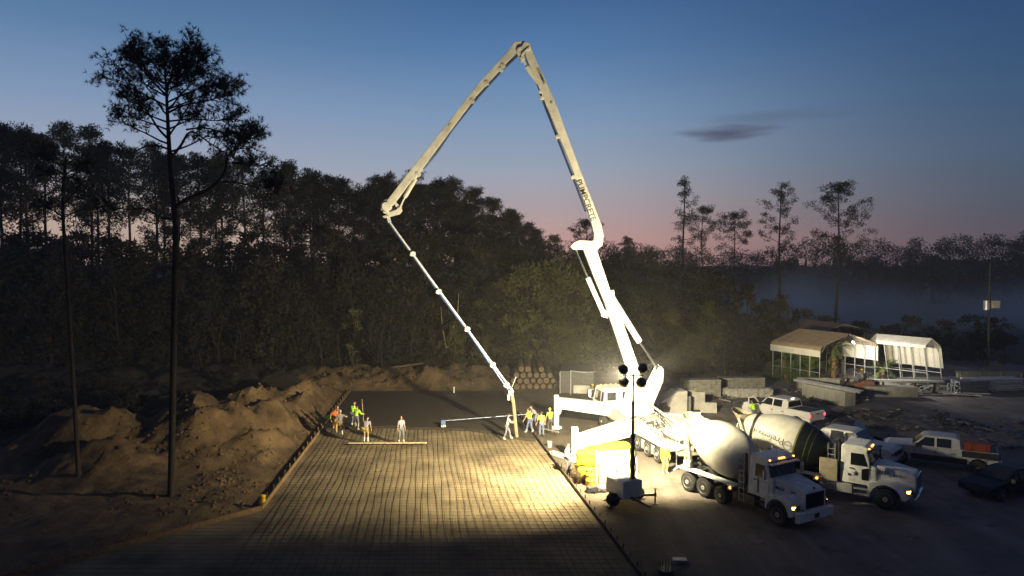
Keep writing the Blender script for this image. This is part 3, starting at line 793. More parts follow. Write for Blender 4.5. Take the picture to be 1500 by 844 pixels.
def mixer(label, loc, rz, kind):
    """local x forward (front bumper at 0), y left"""
    t = empty('mixer_truck', label, 'mixer truck', loc, rz, 'concrete mixer trucks backed up to the pump')
    b = MB()
    for s_ in (-.42, .42): b.box((-5.0, s_, .98), (8.9, .1, .26))
    for x in (-1.2, -3.4, -5.4, -6.8, -8.1, -9.2): b.box((x, 0, .95), (.12, .9, .18))
    b.box((-5.4, 0, .62), (.14, 1.9, .14)); b.box((-6.8, 0, .55), (.16, 1.9, .16)); b.box((-8.15, 0, .55), (.16, 1.9, .16)); b.box((-1.3, 0, .53), (.14, 1.9, .14))
    b.build('chassis', maroon if kind == 2 else darkm, t)
    # bumper
    if kind == 1:
        b = MB().prism([(.12, .48), (.18, .52), (.18, .92), (.12, .96), (-.10, .96), (-.10, .48)], lambda x, z: 1.2 if x > 0 else 1.23)
        bp = b.build('bumper', cabw, t, bevel=.02)
        MB().box((.19, 0, .70), (.02, .32, .22)).build('number_plate', darkm, bp)
    else:
        b = MB().prism([(.06, .55), (.10, .6), (.10, .80), (.06, .84), (-.10, .84), (-.10, .55)], 1.18)
        bp = b.build('bumper', chrome, t, bevel=.02)
        MB().box((.11, .55, .50), (.02, .30, .20)).build('number_plate', dirtyw, bp)
    # hood
    hf = lambda x, z: (.72 + (-x) * .12) - max(0, z - 1.55) * .16
    b = MB().prism([(-.02, 1.0), (.02, 1.15), (0, 1.72), (-.10, 1.86), (-.7, 1.98), (-1.75, 2.12), (-1.75, 1.0)], hf)
    hood = b.build('hood', cabw, t, bevel=.05)
    b = MB().prism([(.01, 1.02), (.045, 1.05), (.035, 1.70), (.01, 1.73)], .66)
    gr = b.build('grille', M('grille_mesh', (.03, .03, .035), .5, .4, var=0), hood)
    b = MB()
    if kind == 2:
        for k in range(7): b.box((.055, 0, 1.10 + .09 * k), (.03, 1.24, .028))
    else:
        for k in range(9): b.box((.05, -.56 + .14 * k, 1.36), (.012, .012, .62))
        for k in range(8): b.box((.05, 0, 1.10 + .08 * k), (.012, 1.26, .010))
    b.build('grille_bars', chrome if kind == 2 else darkm, gr)
    fr_ = MB(); fr_.box((.04, .69, 1.37), (.05, .07, .76)); fr_.box((.04, -.69, 1.37), (.05, .07, .76)); fr_.box((.03, 0, 1.77), (.05, 1.45, .07)); fr_.box((.04, 0, 1.0), (.05, 1.45, .06))
    fr_.build('grille_surround', cabw if kind == 1 else chrome, gr, bevel=.01)
    e_ = MB(); e_.box((-.02, 0, 1.93), (.10, .035, .12)); e_.build('mascot', chrome if kind == 2 else darkm, hood, bevel=.01)
    # fenders with round arches over the front wheels
    for s_ in (-1, 1):
        arc = [(-1.30 + .66 * math.cos(R(a)), .54 + .66 * math.sin(R(a))) for a in range(175, 4, -12)]
        top = [(-.42, .60), (-.20, .78), (-.12, 1.05), (-.25, 1.30), (-.8, 1.46), (-1.6, 1.44), (-2.1, 1.25), (-2.15, .66)]
        b = MB().prism(arc + top, lambda x, z: .26, cy_=s_ * .92)
        f_ = b.build('fender', cabw, hood, bevel=.04)
        b = MB()
        ar2 = [(-1.30 + .70 * math.cos(R(a)), .54 + .70 * math.sin(R(a))) for a in range(178, 0, -12)]
        for p, q in zip(ar2, ar2[1:]): b.bar((p[0], s_ * 1.175, p[1]), (q[0], s_ * 1.175, q[1]), .05, .08, up=(0, 1, 0))
        b.build('arch_trim', darkm, f_)
        hl = MB().box((-.155, s_ * .93, 1.10), (.10, .30, .20), rz=-s_ * .25).build('headlight', glass, f_, bevel=.02)
        MB().lathe([(0, .07), (.03, .06)], (-.11, s_ * .90, 1.12), (1, 0, 0), 12).build('bulb_ring', chrome, hl)
        lp = MB().box((-.26, s_ * 1.13, 1.10), (.18, .10, .16)).build('turn_signal', amberhot if s_ == -1 else amber, f_, bevel=.02)
    # cab
    cf_ = lambda x, z: 1.03 - max(0, z - 1.75) * .10
    b = MB().prism([(-1.75, 1.05), (-1.75, 2.0), (-1.98, 2.08), (-2.22, 2.72), (-2.18, 2.80), (-2.02, 2.84), (-2.35, 3.0), (-3.35, 3.02), (-3.45, 2.9), (-3.45, 1.05)], cf_)
    cb = b.build('cab', cabw, t, bevel=.05)
    ws = MB()
    for y0_, y1_ in ((-.93, -.015), (.015, .93)):
        nn_ = Vector((.95, 0, .33))
        ws.sheet([(-1.965, y0_, 2.10), (-1.965, y1_, 2.10), (-2.195, y1_ * .96, 2.70), (-2.195, y0_ * .96, 2.70)], .014, nn_)
    wsh = ws.build('windshield', glass, cb)
    b = MB(); b.tube([(-1.93, .7, 2.12), (-2.02, .35, 2.45)], .012, 5); b.tube([(-1.93, -.2, 2.12), (-2.02, -.5, 2.45)], .012, 5)
    b.build('wiper', chrome, wsh)
    b = MB().prism([(-2.0, 2.78), (-1.78, 2.74), (-1.8, 2.70), (-2.15, 2.70)], 1.0); b.build('sun_visor', cabw if kind == 1 else green, cb, bevel=.01)
    for s_ in (-1, 1):
        y_ = lambda z: s_ * (cf_(0, z) + .002)
        d_ = MB().sheet([(-2.02, y_(1.2), 1.2), (-2.02, y_(2.05), 2.05), (-2.28, y_(2.7), 2.7), (-3.05, y_(2.7), 2.7), (-3.05, y_(1.2), 1.2)][::-s_], .018, (0, s_, .08)).build('door', cabw, cb, bevel=.008)
        y_ = lambda z: s_ * (cf_(0, z) + .021)
        w_ = MB().sheet([(-2.14, y_(2.02), 2.02), (-2.34, y_(2.62), 2.62), (-2.96, y_(2.62), 2.62), (-2.96, y_(2.02), 2.02)][::-s_], .012, (0, s_, .1)).build('window', glass, d_)
        MB().box((-2.92, s_ * 1.07, 1.85), (.16, .04, .05)).build('handle', darkm, d_)
        MB().box((-2.72, s_ * 1.055, 1.60), (.05, .02, .7)).build('door_trim', darkm, d_) if kind == 1 else MB().prism([(-2.42, 1.32), (-2.10, 1.32), (-2.10, 1.95), (-2.42, 1.85)], .012, cy_=s_ * 1.062).build('door_trim', green, d_)
        b = MB(); b.tube([(-2.05, s_ * 1.0, 2.6), (-1.95, s_ * 1.32, 2.62), (-1.95, s_ * 1.34, 1.95), (-2.05, s_ * 1.04, 1.9)], .018, 6); b.box((-1.98, s_ * 1.34, 2.3), (.07, .20, .48))
        b.build('mirror', darkm if kind == 2 else galv, cb)
        b = MB(); b.box((-2.4, s_ * 1.0, .55), (.75, .3, .05)); b.box((-2.4, s_ * 1.05, .85), (.75, .25, .05)); b.prism([(-3.6, .55), (-2.85, .55), (-2.85, 1.0), (-3.6, 1.0)], .2, cy_=s_ * .95)
        b.build('step', darkm if kind == 1 else galv, t, bevel=.015)
        MB().tube([(-3.55, s_ * .86, 1.0), (-3.55, s_ * .86, 3.0), (-3.62, s_ * .86, 3.15)], .06, 10).build('exhaust_stack', galv if kind == 1 else darkm, t, smooth=True)
    for x, y_, z_ in ((-2.12, 0, 2.90), (-2.12, .16, 2.90), (-2.12, -.16, 2.90), (-2.12, .85, 2.88), (-2.12, -.85, 2.88)):
        if kind == 2 and y_ == .85: continue
        MB().box((x, y_, z_ + .02), (.07, .06, .05)).build('marker_lamp', amber, cb, bevel=.01)
    MB().tube([(-2.7, .2, 3.0), (-2.7, .2, 3.2)], .03, 8).build('horn', chrome, cb)
    if kind == 1:
        lettering('MACK', hood, (-1.35, -.92, 1.72), .22, 0, inkd, rot=(R(90), 0, 0))
        lettering('6495', hood, (-.62, -.80, 1.68), .17, 0, inkd, rot=(R(90), 0, 0))
    else:
        v_ = MB()
        for k in range(4): v_.box((-1.62 + .13 * k, -.925, 1.86), (.05, .02, .2), ry=R(8))
        v_.build('vent', chrome, hood)
        lettering('6412', hood, (-.80, -.83, 1.74), .20, 0, inkd, rot=(R(90), 0, 0))
        st = MB(); pts_ = [(-2.70 + (.16 if k % 2 == 0 else .065) * math.sin(k * PI / 5), 1.60 + (.16 if k % 2 == 0 else .065) * math.cos(k * PI / 5)) for k in range(10)]
        st.prism(pts_, .008, cy_=-1.062); st.box((-3.0, -1.06, 1.5), (.14, .02, .1)); st.build('star_emblem', inkd, cb)
    # wheels
    for x, r_ in ((-1.30, .54), (-5.4, .46), (-6.78, .53), (-8.12, .53)):
        for s_ in (-1, 1):
            wheel(t, x, s_ * (.98 if r_ == .54 else .92), r_, r_, .34 if r_ == .54 else .5, s_, galv if kind == 1 else dirtyw)
    # rear mudguards and deck edge
    b = MB()
    for s_ in (-1, 1):
        b.prism([(-9.2, .9), (-8.85, 1.17), (-5.0, 1.17), (-4.3, 1.14), (-4.3, 1.22), (-8.9, 1.25), (-9.3, .95)], .25, cy_=s_ * .98)
    b.box((-4.6, -1.22, 1.02), (.3, .05, .16))
    dk = b.build('mudguard', cabw, t, bevel=.015)
    MB().box((-4.55, -1.25, 1.08), (.08, .05, .08)).build('side_marker', amber, dk)
    MB().box((-4.55, 1.25, 1.08), (.08, .05, .08)).build('side_marker', amber, dk)
    # water tank, ladder and hydraulics between cab and drum
    b = MB(); b.tube([(-3.95, -1.0, 1.62), (-3.95, 1.0, 1.62)], .32, 18)
    b.build('water_tank', cabw if kind == 2 else darkm, t, smooth=True)
    b = MB(); b.prism([(-3.75, 1.1), (-4.55, 1.1), (-4.35, 2.0), (-3.9, 2.3)], .45)
    b.box((-3.8, .75, 2.3), (.25, .3, 1.3)); b.box((-3.8, -.8, 2.35), (.25, .28, 1.1))
    b.build('drum_pedestal', darkm, t, bevel=.02)
    b = MB(); random.seed(4 + kind)
    for k in range(10):
        y_ = random.uniform(-1.05, 1.05); b.tube([(-3.75, y_, 1.2), (-3.72 + random.uniform(-.1, .1), y_ + .1, 2.0), (-4.0, y_ * .6, 2.6)], .035, 6)
    b.build('hydraulic_hose', black, t)
    b = MB()
    for s_ in (.28, .62): b.tube([(-3.7, -1.08, .5), (-3.7, -1.08, 3.0)], .02, 6) if s_ == .28 else b.tube([(-4.05, -1.08, .5), (-4.05, -1.08, 3.0)], .02, 6)
    for k in range(8): b.tube([(-3.7, -1.08, .6 + .3 * k), (-4.05, -1.08, .6 + .3 * k)], .015, 6)
    b.build('ladder', galv, t)
    # drum
    d0 = Vector((-4.25, 0, 2.08)); d1 = Vector((-8.75, 0, 3.15)); ax = (d1 - d0).normalized()
    prof = [(0, .3), (.02, .62), (.18, .80), (.77, 1.10), (.79, 1.105), (1.03, 1.19), (1.05, 1.195), (1.5, 1.28), (1.53, 1.285), (1.62, 1.29), (1.7, 1.30), (2.6, 1.27), (3.2, 1.13), (3.9, .86), (3.98, .84), (4.0, .88), (4.12, .88), (4.14, .8), (4.45, .66), (4.62, .60), (4.6, .5)]
    if kind == 2: mis = [1, 1, 1, 2, 1, 2, 1, 1, 2, 0] + [0] * 10
    else: mis = [0] * 20
    b = MB().lathe(prof, d0, ax, 48, mis=mis)
    dr = b.build('drum', [drumw, green, gold], t, smooth=True)
    if kind == 2:
        rm = MB(); rm.lathe([(3.985, .80), (3.985, .90), (4.10, .90), (4.10, .80)], d0, ax, 48, cap=False); rm.build('drum_ring', darkm, dr, smooth=True)
    def rad(tt):
        for (a, ra), (c, rc2) in zip(prof[2:], prof[3:]):
            if a <= tt <= c: return ra + (rc2 - ra) * (tt - a) / max(c - a, 1e-5)
        return 1.1
    up = Vector((0, 0, 1)); up = (up - ax * up.dot(ax)).normalized(); sd = ax.cross(up).normalized()   # sd: right hand side of the truck is -y
    if sd.y > 0: sd = -sd
    def on(tt, phi, lift=.012):
        r_ = rad(tt) + lift; return d0 + ax * tt + (sd * math.cos(phi) + up * math.sin(phi)) * r_
    if kind == 2:
        pl = lambda x, y, z: on(2.85 + x, .22 + y / 1.15, .012 + max(z, 0))
        # letters stand upside down at this turn of the drum
        mesh_text_on_drum('Preferred', .47, lambda x, y, z: on(2.75 - x, .10 - y / 1.15, .014 + max(z, 0)) if False else on(3.02 + x, .12 - y / 1.15, .014 + max(z, 0)), M('drum_lettering', (.09, .09, .10), .6, var=0), dr, False)
        gl = MB(); ring_ = []
        for k in range(24):
            a = 2 * PI * k / 24
            ring_ += [on(1.88 + .17 * math.cos(a), .02 + .17 * math.sin(a) / 1.15, .010), on(1.88 + .26 * math.cos(a), .02 + .24 * math.sin(a) / 1.15, .010)]
        gl.add(ring_, [(2 * k, 2 * k + 1, (2 * k + 3) % 48, (2 * k + 2) % 48) for k in range(24)])
        gl.add([on(1.62, .03), on(2.14, .03), on(2.14, .08), on(1.62, .08)], [(0, 1, 2, 3)])
        gl.add([on(1.85, -.18), on(1.91, -.18), on(1.91, .22), on(1.85, .22)], [(0, 1, 2, 3)])
        gl.build('globe_emblem', M('faded_emblem', (.22, .24, .24), .6, var=0), dr)
        stp = [on(1.24 + (.19 if k % 2 == 0 else .08) * math.sin(k * PI / 5), -.42 + (.19 if k % 2 == 0 else .08) * math.cos(k * PI / 5), .014) for k in range(10)]
        stc = on(1.24, -.42, .016)
        MB().add(stp + [stc], [(k, (k + 1) % 10, 10) for k in range(10)]).build('star_emblem', gold, dr)
        mesh_text_on_drum('McNeilus' if False else '1', .01, lambda x, y, z: on(1.3 + x, .5 + y, .01), gold, dr) if False else None
    else:
        # fin seams and a dark hatch under the belly
        hp = [on(3.0, -.95, .015), on(3.75, -.75, .015), on(3.15, -.35, .015)]
        MB().add(hp, [(0, 1, 2)]).build('hatch', darkm, dr)
        gl = MB()
        ring_ = []
        for k in range(40):
            a = 2 * PI * k / 40
            ring_ += [on(2.2 + .42 * math.cos(a), .15 + .42 * math.sin(a) / 1.2, .008), on(2.2 + .45 * math.cos(a), .15 + .45 * math.sin(a) / 1.2, .008)]
        gl.add(ring_, [(2 * k, 2 * k + 1, (2 * k + 3) % 80, (2 * k + 2) % 80) for k in range(40)])
        gl.build('faded_emblem', M('very_faded_emblem', (.48, .48, .44), .6, var=0), dr)
    # rear pedestal, charge hopper and chutes
    b = MB()
    for s_ in (-1, 1):
        b.bar((-8.3, s_ * .75, 1.1), (-8.55, s_ * .82, 2.6), .14, .2); b.bar((-9.0, s_ * .6, 1.1), (-8.75, s_ * .75, 3.0), .12, .16); b.bar((-8.55, s_ * .8, 2.6), (-8.95, s_ * .7, 3.6), .12, .16)
        b.tube([(-8.4, s_ * .45, 2.25), (-8.2, s_ * .45, 2.21)], .2, 12)
    b.bar((-8.75, -.8, 2.3), (-8.75, .8, 2.3), .2, .2); b.bar((-8.95, -.7, 3.55), (-8.95, .7, 3.55), .1, .12)
    b.build('rear_frame', cream if kind == 1 else dirtyw, t, bevel=.01)
    ho = Vector((-8.95, 0, 3.25)); hd_ = Vector((-.38, 0, 1)).normalized()
    # open, half-flared charge hopper with a tall back lip
    n_ = 20; vs = []; fs = []
    for k in range(n_):
        a = 2 * PI * k / n_; c_, s_ = math.cos(a), math.sin(a)
        vs.append((-8.80 + .30 * c_, .30 * s_, 3.10)); vs.append((-9.02 + .58 * c_, .66 * s_, 3.78 - .30 * (c_ * .5 + .5) * 0 + (.22 * max(0, -c_) )))
        vs.append((-9.02 + .55 * c_, .63 * s_, 3.78 + (.22 * max(0, -c_)))); vs.append((-8.80 + .27 * c_, .27 * s_, 3.12))
    for k in range(n_):
        q = (k + 1) % n_
        for i in range(3): fs.append((4 * k + i, 4 * q + i, 4 * q + i + 1, 4 * k + i + 1))
    hp_ = MB().add(vs, fs).build('charge_hopper', cream, t, smooth=True)
    b = MB(); b.prism([(-8.95, 2.75), (-9.25, 2.95), (-9.45, 2.25), (-9.25, 2.1)], lambda x, z: .42 - (2.9 - z) * .12); 
    b.build('discharge_collector', cream if kind == 1 else cabw, t, bevel=.02)
    # chute: a half round trough
    def trough(p, q, r_, name):
        p, q = Vector(p), Vector(q); d = (q - p).normalized(); s2_ = d.cross(Vector((0, 0, 1))).normalized(); u2 = s2_.cross(d)
        vs = []; n2 = 9
        for base in (p, q):
            for rr_ in (r_, r_ - .02):
                for k in range(n2):
                    a = PI + PI * k / (n2 - 1); vs.append(base + s2_ * (rr_ * math.cos(a)) + u2 * (rr_ * math.sin(a)))
        fs = []
        for k in range(n2 - 1):
            fs += [(k, k + 1, 2 * n2 + k + 1, 2 * n2 + k), (n2 + k, 3 * n2 + k, 3 * n2 + k + 1, n2 + k + 1), (k, n2 + k, n2 + k + 1, k + 1), (2 * n2 + k, 2 * n2 + k + 1, 3 * n2 + k + 1, 3 * n2 + k)]
        fs += [(0, 2 * n2, 3 * n2, n2), (n2 - 1, 2 * n2 - 1, 4 * n2 - 1, 3 * n2 - 1)]
        return MB().add(vs, fs).build(name, cabw, t, smooth=True)
    trough((-9.3, 0, 2.25), (-10.35, .0 if kind == 1 else -.2, 1.80), .26, 'chute')
    b = MB(); b.bar((-9.25, 0, 1.1), (-9.25, 0, 2.0), .16, .16); b.tube([(-9.1, 0, 1.3), (-9.9, 0, 1.85)], .05, 8)
    for s_ in (-1, 1): b.tube([(-9.35, s_ * .95, 1.0), (-9.35, s_ * .95, 1.9), (-9.0, s_ * .7, 3.3)], .03, 6)
    for k in range(6): b.tube([(-9.35, .95, 1.1 + .25 * k), (-9.2, .55, 1.1 + .25 * k)], .02, 6)
    b.build('chute_support', galv, t)
    b = MB()
    if kind == 2: b.box((-4.0, -1.16, 1.62), (.9, .10, 1.15))
    else: b.box((-8.2, -1.1, 1.5), (.5, .16, .3))
    b.build('side_panel', M('muddy_panel', (.30, .26, .18), .8, var=.3) if kind == 2 else cabw, t, bevel=.03)
    for s_ in (-1, 1): MB().box((-9.32, s_ * .8, .95), (.05, .2, .1)).build('tail_lamp', redprim, t)
    sx_ = .84 if kind == 1 else .96
    t.scale = (sx_, .97, .97)
    for q in [o_ for o_ in col.objects if o_.parent == t and o_.name.startswith('wheel')]: q.scale = (.97 / sx_, 1, 1)
    return t
def rz_of(hx, hy): return math.atan2(hy, hx)
mx1 = mixer('white mixer truck with a plain white drum and wide bumper, nearer the light tower', (13.6, 31.9, 0), rz_of(.504, -.864), 1)
mx2 = mixer('white mixer truck whose drum has a dark green band, a star and upside down lettering', (19.75, 34.5, 0), rz_of(.80, -.60), 2)
# ------------------------------------------------------------------ cars and pickups
def pickup(label, loc, rz, paint, kind='pickup', lower=None, tails=False, cablamp=False, door_open=False, group='pickups parked in the yard', silver=False):
    """local x forward, centre of wheelbase at 0"""
    t = empty({'pickup': 'pickup_truck', 'suv': 'pickup_truck', 'sedan': 'parked_car'}[kind], label, {'pickup': 'pickup truck', 'suv': 'pickup truck', 'sedan': 'car'}[kind], loc, rz, group)
    if kind == 'sedan':
        ax, r_, hw, L0, L1 = 1.35, .33, .88, -2.25, 2.3
        prof = [(2.28, .35), (2.32, .62), (2.15, .74), (1.1, .90), (.95, .93), (-1.55, .96), (-2.2, .92), (-2.27, .6), (-2.22, .35)]
        gh = [(1.0, .90), (.25, 1.36), (-.2, 1.43), (-.8, 1.41), (-1.6, .96)]
    else:
        ax, r_, hw, L0, L1 = 1.95, .40, 1.0, -2.95, 2.95
        prof = [(2.9, .50), (2.95, .80), (2.85, 1.12), (2.6, 1.20), (1.35, 1.28), (-.95, 1.30), (-.98, 1.30), (-2.9, 1.30), (-2.95, 1.2), (-2.95, .55)]
        gh = [(1.40, 1.26), (.75, 1.83), (.5, 1.90), (-.85, 1.90), (-1.05, 1.80), (-1.10, 1.28)]
        if kind == 'suv': gh = [(1.40, 1.26), (.75, 1.86), (.5, 1.94), (-1.0, 1.94), (-1.25, 1.80), (-1.30, 1.28)]
    under = []
    for cx in (-ax, ax):
        under += [(cx + (r_ + .09) * math.cos(R(a)), r_ + .0 + (r_ + .09) * math.sin(R(a))) for a in range(180, -1, -20)] if True else []
    zb = prof[0][1]
    low = [(L0 + .05, zb)] + [(x, max(z, zb)) for x, z in under] + []
    poly = prof + low
    bf_ = lambda x, z: hw - max(0, z - .9) * .10 - (.06 if abs(x) > 2.2 else 0)
    bd = MB().prism(poly, bf_).build('body', [paint, lower or paint], t, bevel=.035)
    if lower:
        for s_ in (-1, 1):
            MB().prism([(-1.4, .5), (1.4, .5), (1.4, .82), (-1.4, .82)], .012, cy_=s_ * (hw + .004)).build('rocker_panel', lower, bd, bevel=.004)
            MB().prism([(-2.9, .92), (-1.14, .92), (-1.14, 1.28), (-2.9, 1.28)], .012, cy_=s_ * (hw - .012)).build('bed_side', lower, bd, bevel=.004)
        MB().box((-2.96, 0, .98), (.03, 1.7, .6)).build('tailgate', lower, bd)
    gf = lambda x, z: (hw - .06) - (z - gh[0][1]) * .30
    g_ = MB().prism(gh, gf).build('cab', paint, t, bevel=.05)
    w = MB()
    x_f0, z_f0 = gh[0]; x_f1, z_f1 = gh[1]
    nf = Vector((z_f1 - z_f0, 0, x_f0 - x_f1)).normalized()
    def lerp(a, b_, k): return a + (b_ - a) * k
    def strip(pa, pb, k0, k1, ins, nn):
        a = (lerp(pa[0], pb[0], k0), lerp(pa[1], pb[1], k0)); c = (lerp(pa[0], pb[0], k1), lerp(pa[1], pb[1], k1))
        ya, yc = gf(*a) - ins, gf(*c) - ins
        q = nn * .003
        return MB().sheet([Vector((a[0], -ya, a[1])) + q, Vector((a[0], ya, a[1])) + q, Vector((c[0], yc, c[1])) + q, Vector((c[0], -yc, c[1])) + q], .012, nn)
    strip(gh[0], gh[1], .1, .95, .08, nf).build('windshield', glass, g_)
    pb_, pa_ = gh[-2], gh[-1]
    nb_ = Vector((-(pb_[1] - pa_[1]), 0, (pb_[0] - pa_[0]) * 1.0)).normalized()
    if nb_.x > 0: nb_ = -nb_
    strip(pa_, pb_, .12, .9, .14, nb_).build('rear_window', glass, g_)
    z0, z1 = gh[0][1] + .06, max(z for _, z in gh) - .10
    if kind == 'sedan': segs = [(.70, .10, .30, .10), (-.02, -.02, -.95, -1.28)]
    else: segs = [(1.18, .68, .22, .22), (.10, .10, -.62, -.62)]
    for s_ in (-1, 1):
        for xa, xb, xc, xd in segs:
            yy = lambda z: s_ * (gf(0, z) + .003)
            MB().sheet([(xa, yy(z0), z0), (xb, yy(z1), z1), (xc, yy(z1), z1), (xd, yy(z0), z0)][::-s_], .010, (0, s_, .25)).build('window', glass, g_)
        hz = prof[3][1] - .14 if kind != 'sedan' else .70
        MB().box((prof[2][0] - .0 if kind != 'sedan' else 2.12, s_ * (hw - .22), hz - .08), (.14, .34, .18)).build('headlight', M('headlight_glass', (.5, .5, .5), .1, var=0) if False else chrome, bd, bevel=.03)
        tl = MB().box((L0 - .01, s_ * (hw - .13), 1.02 if kind != 'sedan' else .78), (.08, .12, .20 if kind != 'sedan' else .12)); tl.build('tail_lamp', redlamp if tails else redprim, bd, bevel=.02)
        b = MB(); b.box((1.12 if kind != 'sedan' else .78, s_ * (hw + .13), gh[0][1] + .10), (.12, .22, .22)); b.build('mirror', darkm, g_, bevel=.03)
        for xx in ((.18, -.70) if kind != 'sedan' else (-.1, -.95)): MB().box((xx, s_ * (hw + .005), 1.02 if kind != 'sedan' else .80), (.16, .04, .035)).build('handle', darkm, bd)
        if kind != 'sedan' or True:
            ln = MB()
            for xx in ((1.22, .16, -.80) if kind != 'sedan' else (.75, -.05, -1.0)): ln.box((xx, s_ * (hw - .004), .85), (.015, .012, .62))
            ln.build('door_seam', darkm, bd)
    if kind != 'sedan':
        MB().prism([(-1.2, 1.302), (-2.85, 1.302), (-2.85, 1.31), (-1.2, 1.31)], .80).build('bed', darkm, bd)
        MB().box((3.0, 0, .62), (.16, 1.9, .22)).build('bumper', chrome, bd, bevel=.03)
        MB().box((2.93, 0, .95), (.05, 1.2, .24)).build('grille', darkm, bd)
        MB().box((-3.02, 0, .62), (.16, 1.9, .18)).build('bumper', chrome, bd, bevel=.03)
        MB().box((-2.975, 0, 1.12), (.03, .35, .06)).build('tailgate_handle', darkm, bd)
    else:
        MB().box((2.31, 0, .58), (.06, .8, .16)).build('grille', darkm, bd)
        MB().box((.1, 0, .55), (.01, .01, .01)).build('sill', darkm, bd)
    if cablamp: MB().box((gh[3][0] - .06, 0, 1.90), (.08, .30, .05)).build('brake_lamp', whitelamp, g_)
    for x in (-ax, ax):
        for s_ in (-1, 1): wheel(t, x, s_ * (hw - .12), r_, r_, .24, s_, silver_rim)
    if door_open:
        d_ = MB(); d_.prism([(1.20, .60), (1.22, 1.28), (.72, 1.84), (.22, 1.84), (.18, .60)], .03)
        o = d_.build('door', paint, t, bevel=.015); 
        o.location = (1.2, hw, 0); o.rotation_euler = (0, 0, R(-112)) 
        for v in o.data.vertices: v.co.x -= 1.2
        gl = MB().prism([(1.10, 1.32), (.70, 1.76), (.28, 1.76), (.28, 1.32)], .036).build('window', glass, o)
        for v in gl.data.vertices: v.co.x -= 1.2
        MB().box((-.05, .12, 1.42), (.1, .2, .24)).build('mirror', darkm, o, bevel=.02)
    return t
silver_rim = M('alloy_rim', (.5, .5, .5), .3, .8, var=0)
pw = M('pickup_white', (.62, .61, .60), .35, var=.06)
pk1 = pickup('white pickup with open door and lit red tail lamps behind the mixer drums', (20.4, 53.8, 0), rz_of(-.55, .83), pw, tails=True, cablamp=True, door_open=True)
pk2 = pickup('white pickup facing the camera behind the cab of the banded drum mixer', (20.4, 43.4, 0), rz_of(.72, -.69), pw, kind='suv')
twot = M('two_tone_white', (.42, .42, .45), .35, var=.08)
pk3 = pickup('white crew cab pickup seen from its rear quarter beside an orange box', (25.2, 42.0, 0), rz_of(-.86, .50), twot, lower=M('dark_lower_paint', (.03, .03, .04), .4, var=.1))
blk = M('black_car_paint', (.008, .008, .010), .5, var=0, spec=.2)
car1 = pickup('black car with a curved roof behind the white pickup, mostly hidden', (22.6, 47.6, 0), rz_of(.80, -.60), blk, kind='sedan', group='dark cars in the yard')
bluecar = M('dark_blue_paint', (.008, .012, .022), .45, var=0, spec=.25)
car2 = pickup('dark blue sedan standing alone with its nose towards the mixer truck', (25.6, 36.9, 0), rz_of(-.93, -.36), bluecar, kind='sedan', group='dark cars in the yard')
orm = M('orange_plastic', (.22, .045, .018), .6, var=.2, scale=2)
b = MB().box((0, 0, .19), (1.25, .8, .38)); b.box((0, 0, .41), (1.32, .86, .07)); b.box((-.3, -.42, .2), (.06, .04, .26)); b.box((.4, -.42, .2), (.06, .04, .26))
o = b.build('orange_box', orm, bevel=.02, loc=(26.5, 40.55, 1.315)); o.rotation_euler = (0, 0, R(-28)); tag(o, 'faded orange lidded box carried at the tail of the white crew cab pickup', 'box')

# ------------------------------------------------------------------ people
skin = M('skin', (.42, .26, .18), .6, var=0)
hairm = M('dark_hair', (.03, .02, .015), .8, var=0)
lime = M('lime_hi_vis', (.42, .80, .04), .7, var=.12, scale=6)
orange = M('orange_hi_vis', (.85, .16, .03), .7, var=.12, scale=6)
greys = M('grey_shirt', (.20, .19, .20), .85, var=.2, scale=6)
lav = M('pale_grey_shirt', (.27, .26, .31), .85, var=.15, scale=6)
khaki = M('khaki_trousers', (.42, .30, .10), .85, var=.2, scale=6)
brownt = M('brown_trousers', (.22, .13, .05), .85, var=.2, scale=6)
jeans = M('blue_jeans', (.10, .12, .20), .85, var=.2, scale=6)
greyt = M('grey_trousers', (.13, .135, .16), .85, var=.2, scale=6)
boot = M('white_rubber_boots', (.60, .55, .46), .6, var=.2, scale=8)
bootd = M('dark_boots', (.06, .05, .04), .7, var=.2)
hatw = M('white_hard_hat', (.80, .80, .78), .35, var=0)
haty = M('yellow_hard_hat', (.75, .55, .04), .35, var=0)
def skinmesh(name, verts, edges, radii, root=0, sub=1):
    me = bpy.data.meshes.new(name); me.from_pydata(verts, edges, [])
    o = bpy.data.objects.new(name, me); col.objects.link(o)
    o.modifiers.new('s', 'SKIN'); 
    sv = me.skin_vertices[0].data if me.skin_vertices else None
    if sv is None:
        me.attributes; 
    for i, r in enumerate(radii):
        sv[i].radius = (r, r) if not isinstance(r, tuple) else r
        sv[i].use_root = (i == root)
    m = o.modifiers.new('u', 'SUBSURF'); m.levels = sub; m.render_levels = sub
    dg = bpy.context.evaluated_depsgraph_get()
    out = bpy.data.meshes.new_from_object(o.evaluated_get(dg))
    bpy.data.objects.remove(o); bpy.data.meshes.remove(me)
    vs = [tuple(v.co) for v in out.vertices]; fs = [tuple(p.vertices) for p in out.polygons]
    bpy.data.meshes.remove(out)
    return vs, fs
def ik(a, c, l1, l2, hint):
    a, c = Vector(a), Vector(c); d = c - a; L = min(d.length, (l1 + l2) * .995); dn = d.normalized(); c = a + dn * L
    x = (l1 * l1 - l2 * l2 + L * L) / (2 * L); h_ = math.sqrt(max(l1 * l1 - x * x, 1e-6))
    hv = Vector(hint); hv = hv - dn * hv.dot(dn)
    if hv.length < 1e-4: hv = Vector((1, 0, 0)) - dn * dn.x
    return a + dn * x + hv.normalized() * h_, c
